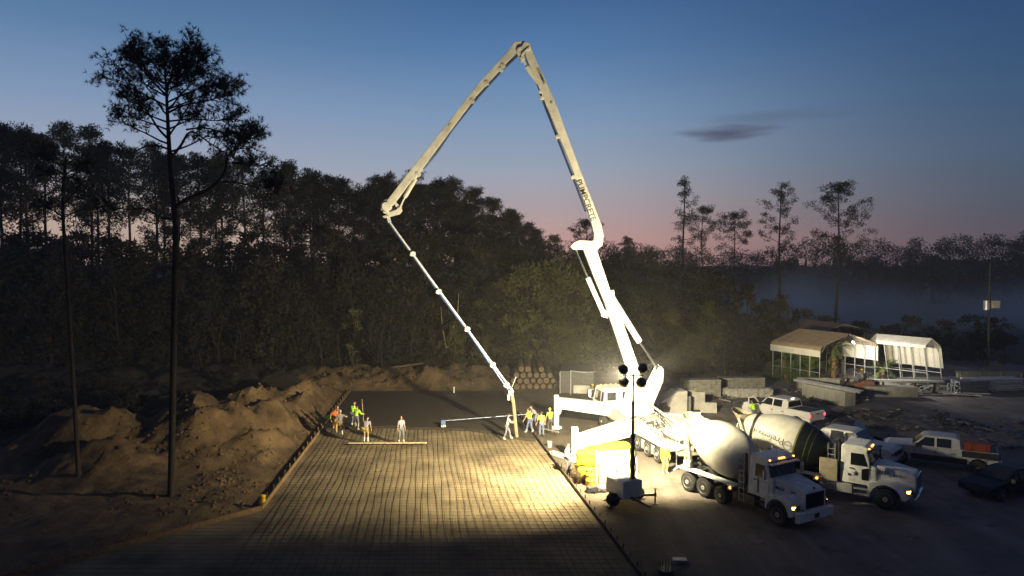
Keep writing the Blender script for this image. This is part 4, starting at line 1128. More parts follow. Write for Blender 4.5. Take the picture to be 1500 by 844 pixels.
def person(label, loc, face, shirt, pants, lean=0., hands=None, stance=.13, stride=0., hat=None, boots=boot, shorts=False, sleeves='short', crouch=0., group='construction workers around the pour', seated=False, turn=0., hat_mat=None, vest=None):
    """face: heading of the person's front in world degrees (0 = +x). local: y forward, x right"""
    t = empty('person', label, 'person', loc, R(face - 90), group)
    hip_z = .94 - crouch
    ln = R(lean)
    pel = Vector((0, -.10 * math.sin(ln), hip_z))
    def up(z, x=0, y=0):
        v = Vector((x, y * math.cos(ln) + z * math.sin(ln), z * math.cos(ln) - y * math.sin(ln))); return pel + v
    waist, chest, neck = up(.16), up(.36, 0, .01), up(.53, 0, -.01)
    hdir = R(lean * .45)
    head = neck + Vector((0, .16 * math.sin(hdir) + .02, .16 * math.cos(hdir)))
    shl, shr = up(.47, -.19), up(.47, .19)
    hands = hands or ((-.27, .08, .80), (.27, .08, .80))
    el, hl = ik(shl, hands[0], .29, .27, (-.4, -1, -.3)); er, hr = ik(shr, hands[1], .29, .27, (.4, -1, -.3))
    hpl, hpr = pel + Vector((-.10, 0, -.02)), pel + Vector((.10, 0, -.02))
    if seated:
        al, ar = Vector((-.14, .50, hip_z - .42)), Vector((.14, .50, hip_z - .42))
    else:
        al, ar = Vector((-stance, stride, .09)), Vector((stance, -stride, .09))
    kl, al = ik(hpl, al, .43, .43, (0, 1, .1)); kr, ar = ik(hpr, ar, .43, .43, (0, 1, .1))
    tl_, tr_ = al + Vector((-.02, .15, -.045)), ar + Vector((.02, .15, -.045))
    def palm(e, h): return h + (h - e).normalized() * .07
    V = [pel, waist, chest, neck, neck + (head - neck) * .5, shl, el, hl, shr, er, hr, hpl, kl, al, hpr, kr, ar, palm(el, hl), palm(er, hr), tl_, tr_]
    E = [(0, 1), (1, 2), (2, 3), (3, 4), (2, 5), (5, 6), (6, 7), (2, 8), (8, 9), (9, 10), (0, 11), (11, 12), (12, 13), (0, 14), (14, 15), (15, 16), (7, 17), (10, 18), (13, 19), (16, 20)]
    rd = [.125, .115, (.15, .11), .055, .05, .062, .042, .028, .062, .042, .028, .085, .056, .042, .085, .056, .042, .034, .034, .038, .038]
    vs, fs = skinmesh('b', [tuple(v) for v in V], E, rd)
    mb = MB().add(vs, fs)
    hq = Matrix.Rotation(R(turn), 3, 'Z') @ Matrix.Rotation(-hdir, 3, 'X')
    def H(x, y, z): return head + hq @ Vector((x, y, z))
    # head with jaw, nose, ears and eyes
    def ell(c, rx, ry_, rz_, n1=10, n2=7, f=None):
        vv = []; ff = []
        for i in range(n2 + 1):
            ph = PI * i / n2
            for j in range(n1):
                th = 2 * PI * j / n1; x, y, z = rx * math.sin(ph) * math.cos(th), ry_ * math.sin(ph) * math.sin(th), rz_ * math.cos(ph)
                if f: x, y, z = f(x, y, z)
                vv.append(H(c[0] + x, c[1] + y, c[2] + z))
        for i in range(n2):
            for j in range(n1): ff.append((i * n1 + j, (i + 1) * n1 + j, (i + 1) * n1 + (j + 1) % n1, i * n1 + (j + 1) % n1))
        mb_t.add(vv, ff)
    mb_t = mb
    ell((0, .0, .0), .076, .096, .118, 14, 10, lambda x, y, z: (x * (1 - max(0, -z) * 2.2), y * (1 - max(0, -z) * .8), z))
    ell((0, .10, -.01), .014, .022, .026, 6, 4); ell((.078, -.005, -.005), .012, .02, .032, 6, 4); ell((-.078, -.005, -.005), .012, .02, .032, 6, 4)
    ell((0, .092, -.058), .026, .008, .007, 6, 4)
    # five fingers on each hand, curled
    for e, h in ((el, hl), (er, hr)):
        d = (h - e).normalized(); s_ = d.cross(Vector((0, 0, 1)));
        if s_.length < .1: s_ = Vector((0, 1, 0))
        s_.normalize(); u_ = s_.cross(d)
        pm = h + d * .07
        for k, (o_, L_) in enumerate(((-.03, .062), (-.01, .075), (.01, .072), (.03, .055))):
            p = pm + s_ * o_ + d * .01
            mb.tube([p, p + d * L_ * .5 - u_ * .008, p + d * L_ * .85 - u_ * .035], [.0095, .009, .007], 6)
        p = h + d * .03 - s_ * .03; mb.tube([p, p - s_ * .035 + d * .03, p - s_ * .04 + d * .055 - u_ * .015], [.011, .010, .008], 6)
    body = mb.build('body', skin, t, smooth=True)
    eb = MB(); mb_t = eb
    ell((.028, .088, .012), .009, .006, .007, 6, 4); ell((-.028, .088, .012), .009, .006, .007, 6, 4)
    eb.build('eyes', inkd, body)
    # clothing
    arm_end = .55 if sleeves == 'short' else .97
    sl = ([5, 6] if sleeves == 'short' else [5, 6, 7])
    VV = [pel + (waist - pel) * .15, waist, chest, neck - (neck - chest) * .18, shl, shl + (el - shl) * .85, shr, shr + (er - shr) * .85]
    EE = [(0, 1), (1, 2), (2, 3), (2, 4), (4, 5), (2, 6), (6, 7)]
    rr_ = [.150, .142, (.178, .138), .085, .082, .062, .082, .062]
    if sleeves == 'long':
        VV += [el, hl, er, hr]; EE += [(5, 8), (8, 9), (7, 10), (10, 11)]; rr_ += [.058, .045, .058, .045]
    vs, fs = skinmesh('s', [tuple(v) for v in VV], EE, rr_)
    sh = MB().add(vs, fs).build('shirt', shirt, t, smooth=True)
    if vest is not None:
        st = MB(); st.tube([pel + (waist - pel) * .6, pel + (waist - pel) * 1.1], [.163, .160], 14); st.build('reflective_band', vest, sh, smooth=True)
    def cut(h_, k_, a_):
        if shorts: return [h_, h_ + (k_ - h_) * .5, h_ + (k_ - h_) * .98]
        return [h_, k_, k_ + (a_ - k_) * .86]
    L3, R3 = cut(hpl, kl, al), cut(hpr, kr, ar)
    VV = [pel + Vector((0, 0, .05)), *L3, *R3]; EE = [(0, 1), (1, 2), (2, 3), (0, 4), (4, 5), (5, 6)]
    rr_ = [.145, .108, .086, .072, .108, .086, .072] if shorts else [.145, .108, .078, .064, .108, .078, .064]
    vs, fs = skinmesh('p', [tuple(v) for v in VV], EE, rr_)
    MB().add(vs, fs).build('trousers', pants, t, smooth=True)
    for k_, a_, t_ in ((kl, al, tl_), (kr, ar, tr_)):
        vs, fs = skinmesh('f', [tuple(a_ + (k_ - a_) * (.62 if boots is boot else .3)), tuple(a_), tuple(t_)], [(0, 1), (1, 2)], [.066, .058, .050])
        for i, v in enumerate(vs):
            if v[2] < .0 and not seated: vs[i] = (v[0], v[1], 0.)
        MB().add(vs, fs).build('boot', boots, t, smooth=True)
    hm = MB(); mb_t = hm
    if hat_mat is not None:
        ell((0, -.005, .045), .098, .122, .095, 14, 8, lambda x, y, z: (x, y, max(z, -.005)))
        ell((0, .035, .042), .10, .145, .012, 12, 4)
        hm.build('hard_hat', hat_mat, t, smooth=True)
    else:
        ell((0, -.018, .028), .084, .100, .100, 14, 8, lambda x, y, z: (x, y if z > .0 or y < .03 else .03, max(z, -.07)))
        hm.build('hair', hairm, t, smooth=True)
    return t
def tool(name, label, cat, p, q, r, mat, head=None):
    b = MB().tube([p, q], r, 6)
    if head: b.box(tuple(head[0]), head[1], rz=head[2] if len(head) > 2 else 0)
    o = b.build(name, mat); tag(o, label, cat); return o
z1 = .15; z2 = .14
def at(px, py, z=.15): g_ = G(px, py, z); return g_
def loc(px, py, z=.15): q = G(px, py, z); return (q.x, q.y, z)
person('worker bent over at the dirt edge in a shaded lime shirt', loc(475, 633, .05), 20, lime, jeans, lean=70, hands=((-.15, .75, .35), (.2, .7, .3)), boots=bootd)
person('worker in an orange hi-vis shirt and khaki trousers among the left group', loc(490, 634), 80, orange, khaki, lean=12, hands=((-.2, .35, .85), (.22, .32, .9)))
person('worker with bare head in a dark shirt just behind the orange shirt', loc(496, 628), -90, M('dull_maroon_shirt', (.12, .05, .06), .85), jeans, lean=25, hands=((-.2, .4, .8), (.2, .4, .8)), boots=bootd)
person('worker in a dark grey shirt and brown trousers raising one hand', loc(498.5, 638), 100, greys, brownt, lean=4, hands=((-.26, .1, .85), (.46, .22, 1.28)), hat_mat=M('grey_cap', (.3, .3, .3), .8, var=0), shorts=True)
person('farther lime shirted worker with a red cap standing behind the other lime shirt', loc(518, 624), 75, lime, greyt, lean=18, hands=((-.2, .35, .9), (.2, .35, .9)), hat_mat=M('red_cap', (.30, .04, .08), .7, var=0))
person('lime shirted worker in shorts with a dark head holding an upright pole', loc(522, 630), 60, lime, greyt, lean=8, hands=((-.2, .25, .9), (.38, .35, 1.12)), sleeves='long', shorts=True)
person('bent worker in a pale shirt and khaki shorts nearest the timber board', loc(536, 648), 80, lav, khaki, lean=38, hands=((-.28, .38, .62), (.22, .42, .72)), shorts=True, hat_mat=M('dark_cap', (.04, .04, .04), .7, var=0))
person('man in a pale grey shirt and grey trousers standing alone mid slab', loc(587.5, 648), -60, lav, greyt, lean=2, hands=((-.25, .12, .85), (.25, .10, .85)), stride=.10)
person('man in a pale grey shirt stepping forward and pushing the end hose', loc(743, 644, .1), 0, lav, greyt, lean=8, hands=((-.16, .50, 1.22), (.16, .50, 1.18)), stride=.24, sleeves='short')
person('grey shirted man leaning behind the lime shirts near the outrigger', loc(784, 626, .05), 200, greys, greyt, lean=40, hands=((-.2, .5, .7), (.2, .5, .7)), boots=bootd)
person('lime shirted worker nearest the hose with one leg stepping back', loc(776, 634, .12), 150, lime, jeans, lean=15, hands=((-.2, .35, .9), (.2, .35, .85)), stride=.2)
person('lime shirted worker in blue jeans seen from behind, middle of three', loc(793.5, 640, .03), 100, lime, jeans, lean=16, hands=((-.3, .30, .85), (.3, .3, .85)), boots=bootd)
person('lime shirted worker in dark trousers closest to the upper outrigger leg', loc(806, 634, .03), 110, lime, M('dark_trousers', (.05, .045, .04), .8), lean=10, hands=((-.2, .32, .9), (.2, .32, .9)), hat_mat=haty)
person('man in grey shirt and trousers standing beside the lower outrigger leg', loc(830.5, 694, 0), -30, M('slate_shirt', (.16, .15, .18), .85), M('slate_trousers', (.09, .09, .11), .85), lean=4, hands=((-.22, .22, .95), (.22, .22, .95)), boots=bootd)
person('worker in a white hard hat and lime vest by the pump wheels', loc(973.5, 694, 0), -70, lime, khaki, lean=0, hands=((-.27, .1, .84), (.27, .12, .86)), hat_mat=hatw, sleeves='long', vest=orange)
person('worker in a yellow hard hat standing in front of the dark trailer', loc(868, 593, 0), -80, greys, greyt, hat_mat=haty, lean=0, boots=bootd)
person('worker in a lime vest leaning over the pump deck by the hopper', loc(960, 667, 0), 10, orange, greyt, lean=25, hands=((-.2, .45, 1.1), (.2, .45, 1.1)), hat_mat=haty, boots=bootd)
person('driver in a lime shirt standing inside the open pickup door', (18.1, 53.3, 0), 120, lime, jeans, lean=20, hands=((-.2, .35, 1.1), (.2, .35, 1.1)), boots=bootd)
a_ = G(522, 630, .15)
tool('rake_pole', 'thin pale pole held upright by the lime shirted worker', 'pole', (a_.x + .55, a_.y + .05, .17), (a_.x + .42, a_.y - .05, 2.35), .022, wood)
a_ = G(497, 612, .15)
tool('shovel', 'long handled shovel slanting over the dirt edge of the slab', 'shovel', (-14.9, 51.4, .35), (-12.4, 50.6, 1.35), .022, wood, ((-15.0, 51.45, .3), (.35, .25, .04)))
tool('screed_board', 'long straight screed board held low between the three lime shirts', 'board', (1.3, 51.2, .30), (3.2, 48.9, .35), .06, M('screed_metal', (.35, .33, .28), .5, .5))
# ------------------------------------------------------------------ yellow bales, panels, drum by the tower
straw = M('yellow_straw', (.30, .26, .004), .85, var=.3, scale=9, bump=.6)
def lumpy(mb_, c, size, amp=.06, n=8, seed=0, rz=0.):
    """a rounded, uneven block"""
    k = len(mb_.v); rnd = random.Random(seed)
    vs = []; idx = {}
    import itertools
    def vert(x, y, z):
        key = (x, y, z)
        if key in idx: return idx[key]
        p = Vector((x / n * 2 - 1, y / n * 2 - 1, z / n * 2 - 1))
        l4 = (abs(p.x) ** 6 + abs(p.y) ** 6 + abs(p.z) ** 6) ** (1 / 6.)
        q = p / max(l4, 1e-3)
        nz_ = noise.noise(Vector((q.x * 2 + seed, q.y * 2, q.z * 2))) * amp + rnd.uniform(-amp, amp) * .35
        w = Vector((q.x * size[0] / 2, q.y * size[1] / 2, q.z * size[2] / 2)); w += w.normalized() * nz_
        w = Matrix.Rotation(rz, 3, 'Z') @ w
        idx[key] = len(vs); vs.append(Vector(c) + w); return idx[key]
    fs = []
    for a in range(n):
        for b_ in range(n):
            fs.append((vert(a, b_, 0), vert(a, b_ + 1, 0), vert(a + 1, b_ + 1, 0), vert(a + 1, b_, 0)))
            fs.append((vert(a, b_, n), vert(a + 1, b_, n), vert(a + 1, b_ + 1, n), vert(a, b_ + 1, n)))
            fs.append((vert(a, 0, b_), vert(a + 1, 0, b_), vert(a + 1, 0, b_ + 1), vert(a, 0, b_ + 1)))
            fs.append((vert(a, n, b_), vert(a, n, b_ + 1), vert(a + 1, n, b_ + 1), vert(a + 1, n, b_)))
            fs.append((vert(0, a, b_), vert(0, a, b_ + 1), vert(0, a + 1, b_ + 1), vert(0, a + 1, b_)))
            fs.append((vert(n, a, b_), vert(n, a + 1, b_), vert(n, a + 1, b_ + 1), vert(n, a, b_ + 1)))
    return mb_.add(vs, fs)
def shaggy(mb_, c, size, rz, cnt, seed):
    rnd = random.Random(seed)
    for _ in range(cnt):
        f = rnd.choice('xXyYz'); p = [rnd.uniform(-.5, .5) for _ in range(3)]
        if f in 'xX': p[0] = .5 if f == 'X' else -.5
        elif f in 'yY': p[1] = .5 if f == 'Y' else -.5
        else: p[2] = .5
        v = Matrix.Rotation(rz, 3, 'Z') @ Vector((p[0] * size[0], p[1] * size[1], p[2] * size[2])) + Vector(c)
        d = Vector((rnd.uniform(-1, 1), rnd.uniform(-1, 1), rnd.uniform(-.8, .6))).normalized() * rnd.uniform(.06, .16); q = d.cross(Vector((.3, .2, 1))).normalized() * .012
        mb_.add([v - q, v + q, v + d], [(0, 1, 2)])
bales = [((4.05, 39.3, .42), (1.0, 1.1, .8), .1), ((5.0, 39.9, .42), (1.1, 1.1, .8), -.1), ((4.1, 39.4, 1.22), (1.05, 1.1, .8), -.05), ((4.95, 40.1, 1.25), (1.05, 1.1, .85), .12),
         ((5.9, 40.5, .42), (1.0, 1.1, .8), .1), ((5.95, 40.55, 1.28), (1.5, 1.0, .9), .05)]
names = ['bright yellow shaggy bale at the bottom left of the pile by the lower outrigger', 'bright yellow bale at the bottom of the pile, hidden behind the pale panel', 'bright yellow shaggy bale on top at the left end of the pile',
         'bright yellow bale on top in the middle of the pile', 'bright yellow bale at the bottom right, behind the pale panel', 'long rounded yellow bale on top at the right end of the pile']
for k, ((c, s_, rz), lb) in enumerate(zip(bales, names)):
    b = lumpy(MB(), c, s_, .07, 8, k, rz); shaggy(b, c, s_, rz, 260, k)
    o = b.build('straw_bale', straw); tag(o, lb, 'bale', 'yellow bales piled by the outrigger')
pan = M('pale_plywood', (.34, .28, .14), .7, var=.12, scale=2)
cr = empty('panel_stack', 'pale yellow plywood panels leaning upright against the yellow bales', 'panels', (5.5, 38.7, 0))
b = MB(); b.bar((-.78, -.15, .02), (-.62, .30, 1.68), .04, .04)
pA = MB().sheet([(-.78, -.2, .03), (.75, .2, .03), (.75, .65, 1.66), (-.78, .25, 1.66)], .05, (.25, -1, .2)).build('panel', pan, cr, bevel=.01)
MB().sheet([(.78, .22, .03), (1.50, .62, .03), (1.38, 1.0, 1.66), (.78, .66, 1.66)], .05, (.4, -1, .2)).build('panel', pan, cr, bevel=.01)
MB().sheet([(-.95, -.05, .03), (-.80, .0, .03), (-.80, .40, 1.68), (-.95, .35, 1.68)], .03, (.25, -1, .2)).build('panel_edge', wood, cr)
b = MB(); pr_ = [(0, .29), (.02, .30), (.28, .29), (.30, .305), (.32, .29), (.58, .29), (.60, .305), (.62, .29), (.86, .29), (.88, .30), (.88, .28), (.86, .27)]
b.lathe(pr_, (0, 0, 0), (0, 0, 1), 24)
dr_ = b.build('drum_barrel', M('yellow_drum_paint', (.62, .38, .03), .45, var=.2, scale=3), smooth=True, loc=(4.25, 38.25, .01)); tag(dr_, 'yellow steel drum standing in front of the yellow bales', 'barrel')
MB().lathe([(.885, .05), (.90, .05)], (.12, 0, 0), (0, 0, 1), 10).build('bung', darkm, dr_)
b = lumpy(MB(), (0, 0, .17), (.62, .5, .34), .05, 6, 5); o = b.build('rubbish_bag', M('black_shiny_bag', (.03, .03, .035), .25, var=.2, scale=6, bump=.8), smooth=True, loc=(4.20, 37.1, 0)); tag(o, 'shiny black bag lying in front of the yellow drum, left of two', 'bag')
b = lumpy(MB(), (0, 0, .16), (.55, .45, .32), .05, 6, 9); o = b.build('rubbish_bag', M('grey_shiny_bag', (.10, .09, .11), .25, var=.3, scale=6, bump=.8), smooth=True, loc=(4.68, 37.2, 0)); tag(o, 'shiny dark bag in front of the yellow drum, right of two', 'bag')
b = MB(); random.seed(8)
for k in range(500):
    a = random.uniform(0, 2 * PI); r_ = random.uniform(.0, .12); L_ = random.uniform(.3, .9); sp = random.uniform(.1, .45)
    p = Vector((r_ * math.cos(a), r_ * math.sin(a), 0)); q = p + Vector((sp * math.cos(a), sp * math.sin(a), L_)); w_ = Vector((-math.sin(a), math.cos(a), 0)) * .012
    b.add([p - w_, p + w_, q], [(0, 1, 2)])
o = b.build('dark_brush_pile', M('dry_brush', (.09, .06, .035), .9), loc=(3.55, 38.6, 0)); tag(o, 'dark wiry brush beside the standing grey man and the bales', 'brush')
# bits near the form
def small(name, label, cat, mb_, mat, at_, rz=0., bevel=0.):
    o = mb_.build(name, mat, bevel=bevel, loc=at_); o.rotation_euler = (0, 0, rz); return tag(o, label, cat)
g_ = G(805, 655)
small('plastic_bucket', 'small white bucket on the dirt left of the lower outrigger', 'bucket', MB().lathe([(0, .13), (.36, .16), (.37, .17), (.38, .15)], (0, 0, 0), (0, 0, 1), 16), dirtyw, (g_.x, g_.y, 0))
g_ = G(822, 667)
small('metal_plate', 'flat pale metal plate lying beside the dark form board', 'plate', MB().box((0, 0, .03), (1.9, .8, .05)), galv, (g_.x - .1, g_.y, 0), R(-50), .01)
g_ = G(861, 666)
small('barrel', 'rusty orange barrel standing behind the yellow bales', 'barrel', MB().lathe([(0, .28), (.3, .28), (.32, .295), (.34, .28), (.84, .28), (.86, .27)], (0, 0, 0), (0, 0, 1), 18), M('rusty_orange', (.45, .22, .04), .6, var=.3), (4.7, 43.0, 0))
# stub column with bars in the lower edge of the view
g_ = G(975, 858)
st_ = empty('bundled_rebar_stub', 'dark round post with rebar ends sticking out at the bottom edge', 'post', (g_.x, g_.y, 0))
MB().lathe([(0, .30), (.62, .30), (.64, .28)], (0, 0, 0), (0, 0, 1), 20).build('casing', darkm, st_, smooth=True)
b = MB(); random.seed(3)
for k in range(14):
    a = k * 2 * PI / 14; b.tube([(.24 * math.cos(a), .24 * math.sin(a), .5), (.26 * math.cos(a), .26 * math.sin(a), .80 + random.uniform(0, .18))], .012, 5)
b.build('rebar_ends', rust, st_)
g_ = G(996, 824)
b = lumpy(MB(), (0, 0, .08), (.55, .35, .14), .05, 6, 15); o = b.build('plastic_sheet', greym, smooth=True, loc=(g_.x, g_.y, 0)); tag(o, 'crumpled pale sheet on the ground behind the rebar stub', 'sheet')
# white marker post behind the wet concrete
g_ = G(665, 578); small('marker_post', 'small white marker post at the far edge of the wet concrete', 'post', MB().lathe([(0, .06), (.5, .05), (.55, .08), (.6, .06)], (0, 0, 0), (0, 0, 1), 10), white, (g_.x, g_.y, .1))
# ------------------------------------------------------------------ log pile, trailer, far bits
bark = M('pine_bark', (.13, .085, .05), .9, var=.35, scale=5)
cutw = M('cut_log_end', (.105, .075, .045), .8, var=.2, scale=8)
random.seed(12)
logs = []
cols_ = [(0, 9), (1, 8), (2, 6), (3, 4)]
r_ = .31
for row, cnt in cols_:
    for k in range(cnt):
        if row >= 2 and k in (2,) and row == 3: continue
        logs.append((-.2 + row * r_ + k * r_ * 2.03 + (.15 if row == 3 else 0), .30 + row * r_ * 1.74))
where = ['bottom', 'second', 'third', 'top']
i_ = 0
for (x, z) in logs:
    rr = r_ * random.uniform(.78, .99); dy = random.uniform(-.25, .25)
    b = MB(); b.lathe([(0, rr * .95), (.03, rr), (5.6, rr * .92), (5.65, rr * .88)], (0, 0, 0), (0, 1, 0), 14, cap=False)
    o = b.build('log', bark, smooth=True, loc=(x, 67.1 + dy, z + .05))
    MB().lathe([(.01, rr * .55), (.012, rr * .9)], (0, 0, 0), (0, 1, 0), 14).build('cut_end', cutw, o)
    row = round((z - .30) / (r_ * 1.74)); tag(o, f'cut pine log in the {where[row]} row of the log pile, its pale end showing', 'log', 'logs in the pile behind the pad ' + where[row] + ' row')
tr = empty('enclosed_trailer', 'dark box trailer with a pale door frame standing in front of the woods', 'trailer', (5.9, 64.6, 0), R(-6))
MB().box((0, 1.2, 1.35), (3.0, 4.4, 2.0)).build('body', darkm, tr, bevel=.04)
fr_ = MB(); fr_.box((-.55, -1.06, 1.30), (.07, .07, 2.2)); fr_.box((-1.5, -1.06, 1.30), (.06, .06, 2.0)); fr_.bar((-.55, -1.06, 2.38), (.9, -1.06, 2.22), .05, .06); fr_.bar((.9, -1.06, 2.22), (1.7, -1.5, 2.42), .05, .05)
fr_.build('frame', M('trailer_frame', (.30, .30, .28), .5), tr)
MB().box((.45, -1.08, .72), (1.5, .05, .72)).build('panel', dirtyw, tr)
for s_ in (-1, 1): wheel_ = wheel(tr, s_ * 1.45, .8, .38, .38, .22, 1, darkm); wheel_.rotation_euler = (0, 0, R(90))
MB().bar((0, -1.0, .4), (0, -2.2, .42), .08, .08).build('tow_bar', darkm, tr)
# electrical boxes on posts at the woods' edge
eb_ = empty('utility_boxes', 'pair of small pale electrical boxes on a post at the edge of the woods', 'electrical box', (-3.9, 76.5, 0))
MB().tube([(0, 0, 0), (0, 0, 2.4)], .06, 6).build('post', wood, eb_); MB().box((-.15, -.1, 2.25), (.55, .2, .45)).build('box', galv, eb_); MB().box((.1, -.1, 1.6), (.4, .2, .5)).build('box', galv, eb_)
# bleached fallen trunk on the berm
b = MB(); b.tube([(-13.8, 71.8, 1.25), (-11., 71.4, 1.65), (-8.8, 71.2, 2.0)], [.14, .11, .06], 8); o = b.build('fallen_trunk', cutw, smooth=True); tag(o, 'bleached fallen trunk lying on the berm behind the wet concrete', 'fallen trunk')
# ------------------------------------------------------------------ yard: block stacks, sacks, panels, barriers
def yard(name, label, cat, mb_, mat, px, py, rz=0, bevel=0., group=None, z=0):
    g_ = G(px, py); o = mb_.build(name, mat, bevel=bevel, loc=(g_.x, g_.y, z)); o.rotation_euler = (0, 0, R(rz)); tag(o, label, cat, group); return o
blockm = M('grey_block', (.25, .24, .21), .9, var=.25, scale=4)
def blocks(w, d, h, seed):
    b = MB(); rnd = random.Random(seed); nx_, nz_ = int(w / .42), int(h / .22)
    for i in range(nx_):
        for k in range(nz_):
            b.box(((i + .5) * .42 - w / 2 + rnd.uniform(-.01, .01), rnd.uniform(-.02, .02), (k + .5) * .22 + .12), (.40, d, .20))
    for i in range(3): b.box(((i - 1) * w * .42, 0, .06), (.12, d, .11))
    return b
yard('block_pallet', 'pallet of grey blocks stacked high behind the mixer hopper', 'block stack', blocks(3.4, 1.2, 1.6, 1), blockm, 1026, 582, 4)
b = blocks(4.2, 1.2, 1.1, 4); yard('block_pallet', 'low long stack of grey blocks right of the tallest block stack', 'block stack', b, blockm, 1085, 571, 3)
sackm = M('bulk_sack', (.42, .40, .37), .85, var=.2, scale=2, bump=.4)
for k, (px, py, w_, lb) in enumerate([(1070, 582, 1.2, 'grey bulk sack, leftmost of the sacks in front of the blocks'), (1085, 582, .8, 'small grey bulk sack squeezed between two larger ones'), (1098, 582, 1.5, 'largest and brightest bulk sack in front of the low block stack'), (1120, 582, 1.3, 'slumped bulk sack nearest the rubble, right of the brightest sack')]):
    o = yard('bulk_sack', lb, 'sack', lumpy(MB(), (0, 0, .42), (w_, .9, .84), .10, 7, 30 + k), sackm, px, py, 0, group='bulk sacks in the yard')
corr = M('corrugated_sheet', (.38, .36, .33), .6, .3, var=.2, scale=2)
def corrugated(w, h, t=.03, waves=12, lean=.2):
    b = MB()
    for k in range(waves):
        x = (k + .5) / waves * w - w / 2
        b.sheet([(x - w / waves * .42, 0, 0), (x + w / waves * .42, 0, 0), (x + w / waves * .42, lean, h), (x - w / waves * .42, lean, h)], t, (0, -1, .1))
    b.sheet([(-w / 2, .01, 0), (w / 2, .01, 0), (w / 2, lean + .01, h), (-w / 2, lean + .01, h)], .015, (0, -1, .1))
    return b
yard('corrugated_panel', 'ribbed panel standing behind the hopper, left of two', 'panel', corrugated(1.0, 1.5), corr, 1010, 599, 5, group='ribbed panels')
yard('corrugated_panel', 'brighter ribbed panel standing behind the hopper, right of two', 'panel', corrugated(1.1, 1.4), corr, 1023, 600, -4, group='ribbed panels')
yard('corrugated_panel', 'short ribbed panel lower down beside the two standing panels', 'panel', corrugated(1.3, .8), corr, 1038, 605, -8, group='ribbed panels')
tarp = M('grey_tarpaulin', (.40, .38, .35), .75, var=.2, scale=1.2)
b = MB(); b.prism([(-2.0, 0), (-1.6, .9), (.2, 1.9), (.95, 1.95), (.95, 0)], .8); yard('covered_heap', 'pale tarpaulin covered heap with a sloping top right of the boom foot', 'covered heap', b, tarp, 985, 606, 8, .08)
b = MB(); b.box((0, 0, .7), (1.2, 1.2, 1.4)); b.box((-.3, -.62, .7), (.5, .03, 1.2)); yard('steel_cabinet', 'dark open cabinet beside the tarpaulin covered heap', 'cabinet', b, greym, 998, 604, 4, .02)
b = MB(); random.seed(31)
for k in range(26):
    b.box((random.uniform(-1, 1), random.uniform(-.6, .6), random.uniform(.2, .9)), (random.uniform(.2, .9), random.uniform(.1, .4), random.uniform(.05, .3)), random.uniform(0, 3), ry=random.uniform(-.4, .4))
yard('scrap_heap', 'jumbled heap of machinery scrap between the boom foot and the mixer hopper', 'scrap heap', b, darkm, 966, 612)
# rubble and steel offcuts: nobody could count the pieces
def debris(name, label, region, cnt, smin, smax, mats, seed, flat=.3):
    rnd = random.Random(seed); b = MB()
    for _ in range(cnt):
        while True:
            x, y = rnd.uniform(region[0], region[1]), rnd.uniform(region[2], region[3])
            if noise.noise(Vector((x * .35, y * .35, seed))) > -.12: break
        s_ = rnd.uniform(smin, smax); kd = rnd.random()
        sz = (s_, s_ * rnd.uniform(.05, .25), s_ * rnd.uniform(.03, .1)) if kd < .5 else (s_ * .5, s_ * .4, s_ * flat * .4)
        b.box((x, y, sz[2] / 2 + rnd.uniform(0, .28)), sz, rnd.uniform(0, 3.1), mi=rnd.randrange(len(mats)), ry=rnd.uniform(-.25, .25))
    o = b.build(name, mats); tag(o, label, 'debris', kind='stuff'); return o
dgr = M('pale_offcut', (.22, .235, .23), .5, .2, var=.2); dgd = M('dark_scrap', (.06, .055, .05), .8, var=.3); dgb = M('rubble', (.09, .075, .062), .9, var=.3); dblu = M('blue_sheeting', (.06, .08, .16), .6, var=.3)
debris('rubble', 'strip of broken offcuts and rubble between the sacks and the carport', (21.5, 31, 60, 66.5), 650, .10, .7, [dgr, dgd, dgb, dgb], 1)
debris('rubble', 'band of scrap and offcuts running in front of the concrete wall blocks', (24, 34, 50.5, 57.5), 480, .10, .65, [dgr, dgd, dgb, dgd], 2)
debris('rubble', 'bluish scattered sheeting and scrap on the right side of the yard', (31, 48, 45.5, 54), 520, .10, .9, [dgd, dblu, dgr, dgb, dblu], 3)
debris('rubble', 'sparse scrap along the far edge of the yard under the damaged carport', (38, 52, 66, 70), 160, .3, 1.4, [dgr, dgd, dgr], 4)
debris('rubble', 'clutter of boards and offcuts behind the pump truck', (10.5, 19.5, 60, 67), 150, .3, 1.2, [dgr, dgd, dgb], 6)
def bundle(n_, L_, r_, rows, seed, jit=.06):
    rnd = random.Random(seed); b = MB()
    for k in range(n_):
        row = k % rows; c = k // rows
        dx = rnd.uniform(-jit, jit) * L_
        b.tube([(-L_ / 2 + dx, (c - n_ / rows / 2) * r_ * 2.1, r_ + row * r_ * 1.9), (L_ / 2 + dx, (c - n_ / rows / 2) * r_ * 2.1 + rnd.uniform(-.1, .1), r_ + row * r_ * 1.9)], r_, 6)
    return b
yard('pipe_bundle', 'bright bundle of steel sections at the far right of the damaged carport', 'steel bundle', bundle(48, 5.5, .10, 6, 1), galv, 1450, 571, 6)
yard('pipe_bundle', 'mesh roll like grey bundle left of the bright steel sections', 'steel bundle', bundle(40, 3.0, .10, 6, 2), greym, 1416, 574, 10)
yard('steel_sheet_stack', 'low flat stack of greenish sheets below the leaning carport', 'sheet stack', bundle(30, 7, .09, 3, 5, .12), greym, 1372, 561, 3)
b = MB(); b.box((0, 0, .55), (10.5, .3, 1.0)); b.box((0, 0, 1.1), (10.7, .5, .12)); [b.box((-5 + k * 2.0, -.2, .55), (.12, .12, 1.1)) for k in range(6)]
yard('low_wall', 'long low panelled wall at the far right edge of the yard', 'low wall', b, blockm, 1480, 561, -2, .01)
